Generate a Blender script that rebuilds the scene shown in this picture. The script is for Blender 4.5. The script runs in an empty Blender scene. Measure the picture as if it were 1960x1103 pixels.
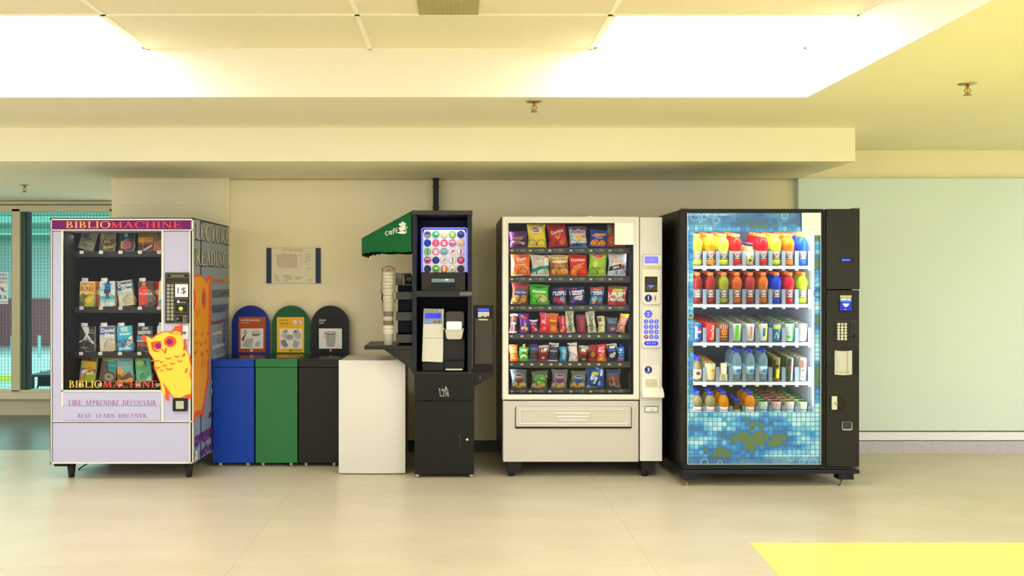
import bpy, math, random
from mathutils import Vector, Matrix, Euler
from mathutils.geometry import tessellate_polygon
COL = bpy.context.scene.collection
SC = bpy.context.scene
random.seed(7)
PI = math.pi
F = 1650.0      # focal length in pixels of the 1960 px wide photograph
CH = 1.36       # height of the camera above the floor
VX, VY = 873.0, 538.0

def X(px, Y): return (px - VX) * Y / F
def Z(py, Y): return CH + (VY - py) * Y / F

# ---------------------------------------------------------------- camera
cam = bpy.data.cameras.new('camera'); cam.sensor_width = 36; cam.lens = 36 * F / 1960
cam.shift_x = (980 - VX) / 1960; cam.shift_y = (VY - 551.5) / 1960
cam.clip_end = 200
co = bpy.data.objects.new('camera', cam); COL.objects.link(co)
co.location = (0, 0, CH); co.rotation_euler = (PI / 2, 0, 0)
SC.camera = co

# ---------------------------------------------------------------- colour management, world
SC.view_settings.view_transform = 'Standard'; SC.view_settings.look = 'None'
SC.view_settings.gamma = 1; SC.view_settings.use_curve_mapping = False
SC.view_settings.exposure = 0.42
SC.cycles.max_bounces = 8; SC.cycles.diffuse_bounces = 5; SC.cycles.glossy_bounces = 4
SC.cycles.transparent_max_bounces = 16; SC.cycles.sample_clamp_indirect = 6
SC.cycles.caustics_reflective = False; SC.cycles.caustics_refractive = False
w = bpy.data.worlds.new('ambient_fill'); SC.world = w; w.use_nodes = True  # even ambient fill added for the open hall
bg = w.node_tree.nodes['Background']
bg.inputs[0].default_value = (0.97, 0.98, 1.0, 1); bg.inputs[1].default_value = 1.4

def area(name, loc, rot, sx, sy, power, col=(1, 1, 1)):
    l = bpy.data.lights.new(name, 'AREA'); l.shape = 'RECTANGLE'; l.size = sx; l.size_y = sy
    l.energy = power; l.color = col
    o = bpy.data.objects.new(name, l); COL.objects.link(o); o.location = loc; o.rotation_euler = rot
    return o

# ---------------------------------------------------------------- materials
def lin(h):
    h = h.lstrip('#')
    c = [int(h[i:i + 2], 16) / 255 for i in (0, 2, 4)]
    return tuple((x / 12.92 if x <= .04045 else ((x + .055) / 1.055) ** 2.4) for x in c) + (1,)
_M = {}
def M(h, rough=.5, metal=0, emit=0, noise=0, scale=8, coat=0, stretch=None, bump=0, trans=0, spec=.22):
    k = (spec, h, rough, metal, emit, noise, scale, coat, stretch, bump, trans)
    if k in _M: return _M[k]
    m = bpy.data.materials.new('surface_' + h.strip('#')); m.use_nodes = True
    nt = m.node_tree; b = nt.nodes['Principled BSDF']
    b.inputs['Base Color'].default_value = lin(h); b.inputs['Roughness'].default_value = rough
    b.inputs['Metallic'].default_value = metal; b.inputs['Specular IOR Level'].default_value = spec
    if coat: b.inputs['Coat Weight'].default_value = coat; b.inputs['Coat Roughness'].default_value = .08
    if emit:
        b.inputs['Emission Color'].default_value = lin(h); b.inputs['Emission Strength'].default_value = emit
    if noise or bump:
        tc = nt.nodes.new('ShaderNodeNewGeometry'); mp = nt.nodes.new('ShaderNodeMapping')
        mp.inputs['Scale'].default_value = stretch or (1, 1, 1)
        n = nt.nodes.new('ShaderNodeTexNoise'); n.inputs['Scale'].default_value = scale; n.inputs['Detail'].default_value = 5
        nt.links.new(tc.outputs['Position'], mp.inputs[0]); nt.links.new(mp.outputs[0], n.inputs['Vector'])
        if noise:
            r = nt.nodes.new('ShaderNodeMapRange'); r.inputs[1].default_value = .25; r.inputs[2].default_value = .75
            r.inputs[3].default_value = 1 - noise; r.inputs[4].default_value = 1 + noise
            mx = nt.nodes.new('ShaderNodeVectorMath'); mx.operation = 'SCALE'; mx.inputs[0].default_value = lin(h)[:3]
            nt.links.new(n.outputs[0], r.inputs[0]); nt.links.new(r.outputs[0], mx.inputs['Scale'])
            nt.links.new(mx.outputs[0], b.inputs['Base Color'])
        if bump:
            bp = nt.nodes.new('ShaderNodeBump'); bp.inputs['Strength'].default_value = bump; bp.inputs['Distance'].default_value = .01
            nt.links.new(n.outputs[0], bp.inputs['Height']); nt.links.new(bp.outputs[0], b.inputs['Normal'])
    if trans:      # translucent plastic / liquid: part of the light passes straight on
        t = nt.nodes.new('ShaderNodeBsdfTransparent'); t.inputs[0].default_value = tuple(.35 + .65 * x for x in lin(h)[:3]) + (1,)
        tl = nt.nodes.new('ShaderNodeBsdfTranslucent'); tl.inputs[0].default_value = lin(h)
        a1 = nt.nodes.new('ShaderNodeMixShader'); a1.inputs[0].default_value = .35
        nt.links.new(b.outputs[0], a1.inputs[1]); nt.links.new(tl.outputs[0], a1.inputs[2])
        mx = nt.nodes.new('ShaderNodeMixShader'); mx.inputs[0].default_value = trans
        nt.links.new(a1.outputs[0], mx.inputs[1]); nt.links.new(t.outputs[0], mx.inputs[2])
        nt.links.new(mx.outputs[0], nt.nodes['Material Output'].inputs[0])
    _M[k] = m
    return m
def glass(tint='#FFFFFF', ior=1.2, rough=.0):
    k = ('glass', tint, ior, rough)
    if k in _M: return _M[k]
    m = bpy.data.materials.new('clear_pane'); m.use_nodes = True; nt = m.node_tree
    nt.nodes.remove(nt.nodes['Principled BSDF'])
    t = nt.nodes.new('ShaderNodeBsdfTransparent'); t.inputs[0].default_value = lin(tint)
    g = nt.nodes.new('ShaderNodeBsdfGlossy'); g.inputs['Roughness'].default_value = rough
    fr = nt.nodes.new('ShaderNodeFresnel'); fr.inputs[0].default_value = ior
    mx = nt.nodes.new('ShaderNodeMixShader')
    nt.links.new(fr.outputs[0], mx.inputs[0]); nt.links.new(t.outputs[0], mx.inputs[1]); nt.links.new(g.outputs[0], mx.inputs[2])
    nt.links.new(mx.outputs[0], nt.nodes['Material Output'].inputs[0])
    _M[k] = m
    return m

# ---------------------------------------------------------------- lettering
_T = {}
def text_geo(s, bold=0):
    k = (s, bold)
    if k not in _T:
        c = bpy.data.curves.new('t', 'FONT'); c.body = s; c.resolution_u = 2; c.offset = bold
        o = bpy.data.objects.new('t', c); me = o.to_mesh()
        v = [(p.co.x, p.co.y) for p in me.vertices]; f = [tuple(p.vertices) for p in me.polygons]
        o.to_mesh_clear(); bpy.data.objects.remove(o); bpy.data.curves.remove(c)
        _T[k] = norm(v, f)
    return _T[k]
def norm(v, f):
    x0 = min(p[0] for p in v); x1 = max(p[0] for p in v); y0 = min(p[1] for p in v); y1 = max(p[1] for p in v)
    return [((p[0] - x0) / (x1 - x0 or 1), (p[1] - y0) / (y1 - y0 or 1)) for p in v], f, (x1 - x0) / (y1 - y0 or 1)
def bar(x0, y0, x1, y1, w):
    d = Vector((x1 - x0, y1 - y0)); n = Vector((-d.y, d.x)).normalized() * w / 2
    return [(x0 + n.x, y0 + n.y), (x0 - n.x, y0 - n.y), (x1 - n.x, y1 - n.y), (x1 + n.x, y1 + n.y)]
def arcq(cx, cy, rx, ry, a0, a1, thin=.05, thick=.14, n=14):
    out = []; P = []
    for i in range(n + 1):
        a = math.radians(a0 + (a1 - a0) * i / n); t = thin + (thick - thin) * abs(math.cos(a))
        P.append(((cx + rx * math.cos(a), cy + ry * math.sin(a)), (cx + (rx - t) * math.cos(a), cy + (ry - thin * 1.1) * math.sin(a))))
    for i in range(n): out.append([P[i][0], P[i][1], P[i + 1][1], P[i + 1][0]])
    return out
def sfoot(x, y, w=.30): return [(x - w / 2, y - .022), (x + w / 2, y - .022), (x + w / 2, y + .022), (x - w / 2, y + .022)]
def stem(x, w=.13, s=.3): return [bar(x, 0, x, 1, w), sfoot(x, .022, s), sfoot(x, .978, s)]
def glyph(c):
    b, t = .13, .055
    if c == ' ': return [], .38
    if c == 'I': return stem(.17), .34
    if c == 'L': return stem(.17) + [bar(.17, .03, .6, .03, t), bar(.6, 0, .6, .24, t)], .64
    if c == 'E' or c == 'É':
        g = stem(.17) + [bar(.17, .03, .62, .03, t), bar(.62, 0, .62, .22, t), bar(.17, .97, .58, .97, t), bar(.58, .8, .58, 1, t), bar(.17, .52, .47, .52, t), bar(.47, .43, .47, .61, t)]
        return g + ([bar(.3, 1.08, .45, 1.26, .08)] if c == 'É' else []), .68
    if c == 'B': return stem(.17) + arcq(.22, .75, .32, .25, -90, 90) + arcq(.22, .27, .40, .27, -90, 90), .68
    if c == 'P': return stem(.17) + arcq(.22, .73, .38, .27, -90, 90), .64
    if c == 'R': return stem(.17) + arcq(.22, .75, .34, .25, -90, 90) + [bar(.32, .5, .68, .03, b), sfoot(.72, .022, .16)], .76
    if c == 'D': return stem(.17) + arcq(.22, .5, .55, .5, -90, 90), .82
    if c == 'O': return arcq(.44, .5, .43, .52, 0, 360, n=28), .9
    if c == 'C': return arcq(.46, .5, .43, .52, 50, 310, n=22) + [bar(.76, .68, .76, .97, t)], .82
    if c == 'G': return arcq(.46, .5, .43, .52, 50, 310, n=22) + [bar(.76, .7, .76, .97, t), bar(.76, .05, .76, .42, b), sfoot(.76, .42, .26)], .9
    if c == 'S': return arcq(.3, .74, .24, .27, 40, 240) + arcq(.3, .27, .26, .28, -140, 70) + [bar(.2, .62, .44, .42, .13), bar(.5, .72, .5, .97, t), bar(.06, .04, .06, .28, t)], .6
    if c == 'T': return stem(.35) + [bar(.03, .97, .67, .97, t), bar(.04, .78, .04, 1, t), bar(.66, .78, .66, 1, t)], .72
    if c == 'U': return [bar(.18, .3, .18, 1, b), sfoot(.18, .978), bar(.68, .3, .68, 1, t), sfoot(.68, .978, .24)] + arcq(.43, .33, .31, .34, 180, 360, .06, .1), .88
    if c == 'V': return [bar(.12, 1, .4, 0, b), bar(.4, 0, .66, 1, t), sfoot(.12, .978), sfoot(.66, .978, .24)], .78
    if c == 'A': return [bar(.12, 0, .4, 1, t), bar(.38, 1, .68, 0, b), bar(.22, .33, .58, .33, t), sfoot(.12, .022, .24), sfoot(.68, .022)], .82
    if c == 'M': return [bar(.15, 0, .17, 1, t), bar(.17, 1, .47, .05, b), bar(.47, .05, .78, 1, t), bar(.80, 0, .78, 1, b), sfoot(.15, .022, .24), sfoot(.8, .022), sfoot(.12, .978, .16), sfoot(.84, .978, .16)], .98
    if c == 'N': return [bar(.15, 0, .15, 1, t), bar(.15, 1, .68, .03, b), bar(.70, 0, .70, 1, t), sfoot(.15, .022, .24), sfoot(.1, .978, .16), sfoot(.7, .978, .24)], .86
    if c == 'H': return stem(.17) + [bar(.68, 0, .68, 1, b), sfoot(.68, .022), sfoot(.68, .978), bar(.17, .52, .68, .52, t)], .86
    if c == ',': return [bar(.15, .1, .06, -.16, .1)], .3
    return stem(.17), .34
def serif_geo(s, sp=.04):
    k = ('serif', s, sp)
    if k not in _T:
        v = []; f = []; x = 0
        for c in s:
            g, a = glyph(c)
            for q in g:
                n = len(v); v += [(p[0] + x, p[1]) for p in q]; f.append(tuple(range(n, n + len(q))))
            x += a + sp
        _T[k] = norm(v, f)
    return _T[k]

# ---------------------------------------------------------------- mesh builder
OFF = {}
class MB:
    def __init__(s, **kw): s.v = []; s.f = []; s.m = []; s.s = []; s.mats = []; s.kw = kw
    def mi(s, m):
        if isinstance(m, str): m = M(m, **s.kw)
        if m not in s.mats: s.mats.append(m)
        return s.mats.index(m)
    def face(s, ids, m, sm=False): s.f.append(tuple(ids)); s.m.append(m); s.s.append(sm)
    def box(s, x0, x1, y0, y1, z0, z1, m):
        if x0 > x1: x0, x1 = x1, x0
        if z0 > z1: z0, z1 = z1, z0
        if y0 > y1: y0, y1 = y1, y0
        n = len(s.v); k = s.mi(m)
        s.v += [(x0, y0, z0), (x1, y0, z0), (x1, y1, z0), (x0, y1, z0), (x0, y0, z1), (x1, y0, z1), (x1, y1, z1), (x0, y1, z1)]
        for q in ((0, 3, 2, 1), (4, 5, 6, 7), (0, 1, 5, 4), (1, 2, 6, 5), (2, 3, 7, 6), (3, 0, 4, 7)): s.face([n + i for i in q], k)
        return s
    def pbox(s, a, b, c, d, Y0, Y1, m): return s.box(X(a, Y0), X(b, Y0), Y0, Y1, Z(d, Y0), Z(c, Y0), m)
    def prism(s, pts, a, b, m, axis='y', sm=False):
        k = s.mi(m); n = len(s.v); N = len(pts)
        ar = sum(pts[i][0] * pts[(i + 1) % N][1] - pts[(i + 1) % N][0] * pts[i][1] for i in range(N))
        if ar < 0: pts = pts[::-1]
        def P(p, t): return (p[0], t, p[1]) if axis == 'y' else ((t, p[0], p[1]) if axis == 'x' else (p[0], p[1], t))
        s.v += [P(p, a) for p in pts] + [P(p, b) for p in pts]
        fl = axis != 'y'
        for t in tessellate_polygon([[Vector((p[0], p[1], 0)) for p in pts]]):
            a0, a1, a2 = (pts[i] for i in t)
            cr = (a1[0] - a0[0]) * (a2[1] - a0[1]) - (a2[0] - a0[0]) * (a1[1] - a0[1])
            if cr < 0: t = t[::-1]
            f1 = [n + i for i in t]; f2 = [n + N + i for i in t[::-1]]
            if fl: f1 = f1[::-1]; f2 = f2[::-1]
            s.face(f1, k); s.face(f2, k)
        for i in range(N):
            j = (i + 1) % N; q = [n + i, n + N + i, n + N + j, n + j]
            if fl: q = q[::-1]
            s.face(q, k, sm)
        return s
    def rrect(s, x0, x1, z0, z1, r, y0, y1, m, n=5):
        if z0 > z1: z0, z1 = z1, z0
        return s.prism(rpts(x0, x1, z0, z1, r, n), y0, y1, m)
    def prr(s, a, b, c, d, r, Y0, Y1, m): return s.rrect(X(a, Y0), X(b, Y0), Z(d, Y0), Z(c, Y0), r * Y0 / F, Y0, Y1, m)
    def lathe(s, prof, c, m, n=20, axis='z', sm=True):
        k = s.mi(m); b = len(s.v)
        for r, z in prof:
            for i in range(n):
                a = 2 * PI * i / n; p = (r * math.cos(a), r * math.sin(a), z)
                if axis == 'y': p = (p[0], -z, p[1])
                if axis == 'x': p = (z, p[0], p[1])
                s.v.append((c[0] + p[0], c[1] + p[1], c[2] + p[2]))
        for j in range(len(prof) - 1):
            for i in range(n):
                i2 = (i + 1) % n; s.face([b + j * n + i, b + j * n + i2, b + (j + 1) * n + i2, b + (j + 1) * n + i], k, sm)
        if prof[0][0] > 1e-5: s.face([b + i for i in range(n)][::-1], k)
        if prof[-1][0] > 1e-5: s.face([b + (len(prof) - 1) * n + i for i in range(n)], k)
        return s
    def cyl(s, c, r, h, m, axis='z', n=20): return s.lathe([(r, 0), (r, h)], c, m, n, axis)
    def tube(s, pts, r, m, n=8):
        k = s.mi(m); b = len(s.v); pts = [Vector(p) for p in pts]; N = len(pts); up = Vector((.13, .21, 1)).normalized()
        for i, p in enumerate(pts):
            d = (pts[min(i + 1, N - 1)] - pts[max(i - 1, 0)]).normalized()
            u = d.cross(up)
            if u.length < .05: u = d.cross(Vector((1, 0, 0)))
            u.normalize(); w_ = d.cross(u)
            for j in range(n):
                a = 2 * PI * j / n; s.v.append(tuple(p + (u * math.cos(a) + w_ * math.sin(a)) * r))
        for i in range(N - 1):
            for j in range(n):
                j2 = (j + 1) % n; s.face([b + i * n + j, b + i * n + j2, b + (i + 1) * n + j2, b + (i + 1) * n + j], k, True)
        s.face([b + j for j in range(n)], k); s.face([b + (N - 1) * n + j for j in range(n)], k)
        return s
    def grid(s, fn, nu, nv, m, sm=True, closed=False):
        k = s.mi(m) if not callable(m) else None; b = len(s.v)
        for j in range(nv + 1):
            for i in range(nu + 1): s.v.append(fn(i / nu, j / nv))
        W = nu + 1
        for j in range(nv):
            for i in range(nu):
                kk = k if k is not None else s.mi(m((i + .5) / nu, (j + .5) / nv))
                s.face([b + j * W + i, b + j * W + i + 1, b + (j + 1) * W + i + 1, b + (j + 1) * W + i], kk, sm)
        return s
    # flat printing put on a surface; mp(u, v, lift) gives the point. sg = -1 when v runs downwards
    def decal(s, mp, els, sg=1, l0=.0006, dl=.0002):
        for q, e in enumerate(els):
            L = l0 + dl * q; t = e[0]
            if t == 'R':
                u0, v0, u1, v1, c = e[1:6]; nn = e[6] if len(e) > 6 else 5
                k = s.mi(c); b = len(s.v)
                for j in range(nn + 1):
                    for i in range(nn + 1): s.v.append(mp(u0 + (u1 - u0) * i / nn, v0 + (v1 - v0) * j / nn, L))
                for j in range(nn):
                    for i in range(nn):
                        a = b + j * (nn + 1) + i; s.face([a, a + 1, a + nn + 2, a + nn + 1], k)
            elif t == 'E':
                u, v, ru, rv, c = e[1:6]; k = s.mi(c); n = 18; b = len(s.v); s.v.append(mp(u, v, L))
                for g in (.5, 1):
                    for i in range(n):
                        a = 2 * PI * i / n; s.v.append(mp(u + ru * g * math.cos(a), v + rv * g * math.sin(a), L))
                for i in range(n):
                    i2 = (i + 1) % n; s.face([b, b + 1 + i, b + 1 + i2], k); s.face([b + 1 + i, b + 1 + n + i, b + 1 + n + i2, b + 1 + i2], k)
            elif t == 'O' or t == 'A':
                if t == 'O': u, v, ru, rv, wd, c = e[1:7]; a0, a1 = 0, 360
                else: u, v, ru, rv, a0, a1, wd, c = e[1:9]
                k = s.mi(c); n = max(8, int(abs(a1 - a0) / 14)); b = len(s.v)
                for i in range(n + 1):
                    a = math.radians(a0 + (a1 - a0) * i / n)
                    kk = wd if t == 'O' else wd * (.25 + .75 * math.sin(PI * i / n))
                    s.v.append(mp(u + (ru + kk / 2) * math.cos(a), v + (rv + kk / 2) * math.sin(a), L)); s.v.append(mp(u + (ru - kk / 2) * math.cos(a), v + (rv - kk / 2) * math.sin(a), L))
                for i in range(n): s.face([b + 2 * i, b + 2 * i + 1, b + 2 * i + 3, b + 2 * i + 2], k)
            elif t == 'P':
                k = s.mi(e[2]); b = len(s.v)
                if getattr(s, 'curved', False):      # follow a bulging surface
                    T3 = [[tuple(e[1][i][:2]) for i in tr] for tr in tessellate_polygon([[Vector((p[0], p[1], 0)) for p in e[1]]])]
                    for _ in range(3): T3 = [t for p, q, r in T3 for x_, y_, z_ in [(((p[0] + q[0]) / 2, (p[1] + q[1]) / 2), ((q[0] + r[0]) / 2, (q[1] + r[1]) / 2), ((r[0] + p[0]) / 2, (r[1] + p[1]) / 2))] for t in ([p, x_, z_], [x_, q, y_], [z_, y_, r], [x_, y_, z_])]
                    for t3 in T3: n_ = len(s.v); s.v += [mp(p[0], p[1], L) for p in t3]; s.face([n_, n_ + 1, n_ + 2], k)
                    continue
                s.v += [mp(p[0], p[1], L) for p in e[1]]
                for tr in tessellate_polygon([[Vector((p[0], p[1], 0)) for p in e[1]]]): s.face([b + i for i in tr], k)
            elif t == 'L':
                pts, wd, c = e[1:4]; k = s.mi(c)
                for i in range(len(pts) - 1):
                    b = len(s.v); d = Vector((pts[i + 1][0] - pts[i][0], pts[i + 1][1] - pts[i][1])); ex = d.normalized() * wd * .4
                    q4 = bar(pts[i][0] - ex.x, pts[i][1] - ex.y, pts[i + 1][0] + ex.x, pts[i + 1][1] + ex.y, wd)
                    s.v += [mp(p[0], p[1], L) for p in q4]; s.face([b, b + 1, b + 2, b + 3], k)
            elif t in 'TS':
                st, u, v, wd, h, c = e[1:7]; rot = math.radians(e[7]) if len(e) > 7 else 0
                bold = e[8] if len(e) > 8 else .02
                tv, tf, asp = text_geo(st, bold) if t == 'T' else serif_geo(st)
                if wd is None: wd = h * asp
                k = s.mi(c); b = len(s.v); cr, sr = math.cos(rot), math.sin(rot)
                for p in tv:
                    x_ = (p[0] - .5) * wd; y_ = (p[1] - .5) * h
                    x_, y_ = x_ * cr - y_ * sr, x_ * sr + y_ * cr
                    s.v.append(mp(u + x_, v + sg * y_, L + (.0012 if getattr(s, 'curved', False) else 0)))
                for f_ in tf: s.face([b + i for i in f_], k)
        return s
    def build(s, name, parent=None, local=False, bevel=0, seg=2, loc=None):
        if parent is not None: off = Vector((0, 0, 0)) if local else OFF[parent.name]
        else:
            if local: off = Vector((0, 0, 0))
            elif loc is not None: off = Vector(loc)
            else:
                xs = [p[0] for p in s.v]; ys = [p[1] for p in s.v]; zs = [p[2] for p in s.v]
                off = Vector(((min(xs) + max(xs)) / 2, (min(ys) + max(ys)) / 2, min(zs)))
        me = bpy.data.meshes.new(name); me.from_pydata([(p[0] - off.x, p[1] - off.y, p[2] - off.z) for p in s.v], [], s.f)
        for m in s.mats: me.materials.append(m)
        me.polygons.foreach_set('material_index', s.m); me.polygons.foreach_set('use_smooth', s.s)
        me.update()
        o = bpy.data.objects.new(name, me); COL.objects.link(o)
        if parent is not None: o.parent = parent
        else: o.location = off
        OFF[o.name] = off
        if bevel:
            b = o.modifiers.new('edge', 'BEVEL'); b.width = bevel; b.segments = seg; b.limit_method = 'ANGLE'; b.harden_normals = False
        return o
def rpts(x0, x1, z0, z1, r, n=5):
    P = []
    for cx, cz, a in ((x1 - r, z0 + r, -90), (x1 - r, z1 - r, 0), (x0 + r, z1 - r, 90), (x0 + r, z0 + r, 180)):
        for i in range(n + 1):
            t = math.radians(a + 90 * i / n); P.append((cx + r * math.cos(t), cz + r * math.sin(t)))
    return P
def front(Y):      # pixels measured on a vertical plane at distance Y
    return lambda u, v, l: (X(u, Y), Y - l, Z(v, Y))
def tag(o, label=None, cat=None, group=None, kind=None):
    if label: o['label'] = label
    if cat: o['category'] = cat
    if group: o['group'] = group
    if kind: o['kind'] = kind
    return o
def thing(name, label, cat, loc, group=None):
    o = bpy.data.objects.new(name, None); COL.objects.link(o); o.location = loc; OFF[o.name] = Vector(loc)
    o.empty_display_size = .05
    return tag(o, label, cat, group)
def struct(mb, name, **k):
    o = mb.build(name, **k); o['kind'] = 'structure'; return o
def kids(o): return [c for c in COL.objects if c.parent == o]
def dup(root, ch, loc, rot=None, label=None, group=None):
    r = root.copy(); COL.objects.link(r); r.location = loc
    if rot is not None: r.rotation_euler = rot
    if label: r['label'] = label
    if group: r['group'] = group
    for c in ch:
        d = c.copy(); COL.objects.link(d); d.parent = r
    return r
# ================================================================ the room
wall_c = M('#EDE3BE', .7, noise=.03, scale=2)
ceil_c = M('#EDE9CE', .75, noise=.02, scale=1.5)
cream = M('#EEE9D6', .6)
ZC, ZT, ZB = 2.40, 2.672, 2.173      # flat ceiling, tiled tray, underside of the bulkhead
YW, YB, YT = 6.86, 5.857, 4.875      # back wall, bulkhead face, edge of the tray
XT = 1.985
YN = -4.5                            # how far the hall runs behind the camera

def floor_mat():
    m = bpy.data.materials.new('linoleum'); m.use_nodes = True; nt = m.node_tree; b = nt.nodes['Principled BSDF']
    g = nt.nodes.new('ShaderNodeNewGeometry'); N = nt.nodes.new; L = nt.links.new
    n1 = N('ShaderNodeTexNoise'); n1.inputs['Scale'].default_value = 1.6; n1.inputs['Detail'].default_value = 6; n1.inputs['Roughness'].default_value = .65
    mp = N('ShaderNodeMapping'); mp.inputs['Rotation'].default_value = (0, 0, .6); mp.inputs['Scale'].default_value = (1, 2.2, 1)
    L(g.outputs['Position'], mp.inputs[0]); L(mp.outputs[0], n1.inputs['Vector'])
    n2 = N('ShaderNodeTexNoise'); n2.inputs['Scale'].default_value = 14; n2.inputs['Detail'].default_value = 6; n2.inputs['Roughness'].default_value = .7
    L(mp.outputs[0], n2.inputs['Vector'])
    r = N('ShaderNodeValToRGB'); r.color_ramp.elements[0].position = .32; r.color_ramp.elements[1].position = .68
    r.color_ramp.elements[0].color = lin('#BBB092'); r.color_ramp.elements[1].color = lin('#CFC5AC')
    e = r.color_ramp.elements.new(.5); e.color = lin('#C5BBA0')
    mx = N('ShaderNodeMix'); mx.inputs[0].default_value = .4; L(n1.outputs[0], mx.inputs[2]); L(n2.outputs[0], mx.inputs[3]); L(mx.outputs[0], r.inputs[0])
    # welded seams between the sheets, two metres apart
    sp = N('ShaderNodeSeparateXYZ'); L(g.outputs['Position'], sp.inputs[0])
    a = N('ShaderNodeMath'); a.operation = 'ADD'; a.inputs[1].default_value = 1.066 + 2.003 * 10 + .002; L(sp.outputs[0], a.inputs[0])
    md = N('ShaderNodeMath'); md.operation = 'MODULO'; md.inputs[1].default_value = 2.003; L(a.outputs[0], md.inputs[0])
    lt = N('ShaderNodeMath'); lt.operation = 'LESS_THAN'; lt.inputs[1].default_value = .004; L(md.outputs[0], lt.inputs[0])
    sc = N('ShaderNodeMath'); sc.operation = 'MULTIPLY'; sc.inputs[1].default_value = .45; L(lt.outputs[0], sc.inputs[0])
    m2 = N('ShaderNodeMix'); m2.data_type = 'RGBA'; L(sc.outputs[0], m2.inputs[0]); L(r.outputs[0], m2.inputs[6]); m2.inputs[7].default_value = lin('#8E7F60')
    L(m2.outputs[2], b.inputs['Base Color']); b.inputs['Roughness'].default_value = .33
    rr = N('ShaderNodeMapRange'); rr.inputs[3].default_value = .24; rr.inputs[4].default_value = .46; L(n2.outputs[0], rr.inputs[0]); L(rr.outputs[0], b.inputs['Roughness'])
    b.inputs['Specular IOR Level'].default_value = .4
    return m
struct(MB().box(-9, 9, YN, YW, -.05, 0, floor_mat()).box(-9, -2.75, YW, 6.93, -.05, 0, floor_mat()), 'floor', loc=(0, 0, 0))
struct(MB().box(-9, -2.75, 6.93, 8.76, -.05, -.0005, M('#64797A', .3, noise=.06, scale=3)), 'floor_alcove')
tx0, tz = X(1435, F * CH / 502), 0
struct(MB().prism([(1.523, 4.47), (9, 4.47), (9, -2), (1.14, -2), (1.487, 3.97)], 0, .0015, M('#E9E274', .35, noise=.07, scale=5, stretch=(1, 2, 1)), axis='z'), 'floor_yellow_inlay')

# back wall, pier, pale panel
struct(MB().box(-1.797, 1.9, YW, 7.0, 0, ZC + .4, wall_c), 'wall_back')
struct(MB().box(1.9, 9, YW, 7.0, 0, ZC + .4, wall_c), 'wall_back_far')
struct(MB().box(-2.73, -1.797, 6.83, 8.8, 0, ZC + .4, wall_c), 'wall_pier', bevel=.004)
struct(MB().box(-2.70, -1.83, 6.826, 6.83, Z(394, 6.83), Z(343.5, 6.83), wall_c), 'trim_pier_panel', bevel=.002)
YP = 6.79
struct(MB().box(X(1528, YP), 9, YP, YW, Z(825, YP), Z(341.5, YP), M('#D2E0DA', .35, noise=.015, scale=1)), 'wall_panel_right', bevel=.003)
struct(MB().box(X(1528, YP), 9, YP - .006, YW, Z(843, YP), Z(827.5, YP), M('#E6E7EE', .4)), 'trim_white_plinth', bevel=.003)
struct(MB().box(X(1528, YP), 9, YP - .002, YW, 0, Z(844.5, YP), M('#B9B5BE', .6, noise=.08, scale=40)), 'baseboard_right')
struct(MB().box(-1.797, X(1528, YP), YW - .012, YW, 0, Z(843, YW), M('#4A4B40', .5)), 'baseboard_back', bevel=.003)

# bulkhead and flat ceiling around the tray
struct(MB().box(-9, X(1637.5, YB), YB, 9.2, ZB, ZC + .35, ceil_c), 'ceiling_bulkhead', bevel=.004)
c = MB()
c.prism([(-9, YT + .05), (XT + .05, YT + .05), (XT + .05, YN), (9, YN), (9, YW + .1), (X(1620, YB), YW + .1), (X(1620, YB), YB + .05), (-9, YB + .05)], ZC, ZC + .06, ceil_c, axis='z')
c.box(XT, XT + .05, YN, YT, ZC, ZT + .05, cream); c.box(-9, XT + .05, YT, YT + .05, ZC, ZT + .05, cream)
struct(c, 'ceiling')
struct(MB().box(-9, XT, YN, YT, ZT + .02, ZT + .06, M('#B9B08C', .9)), 'ceiling_tray_deck')
# trim under the wall head line
struct(MB().box(-1.797, X(1528, YP), YW - .006, YW, ZB - .012, ZB, M('#B9B18A', .6)), 'trim_wall_head')

# ceiling tiles on the grid
gx = [-1.737 - 1.24 * k for k in range(5, 0, -1)] + [-1.737, -.487, .76, XT]
ROW = .632
tile_m = M('#E9E1C6', .85, noise=.02, scale=30, bump=.15)
lightm = M('#F6F6FA', .5, emit=14)
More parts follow.
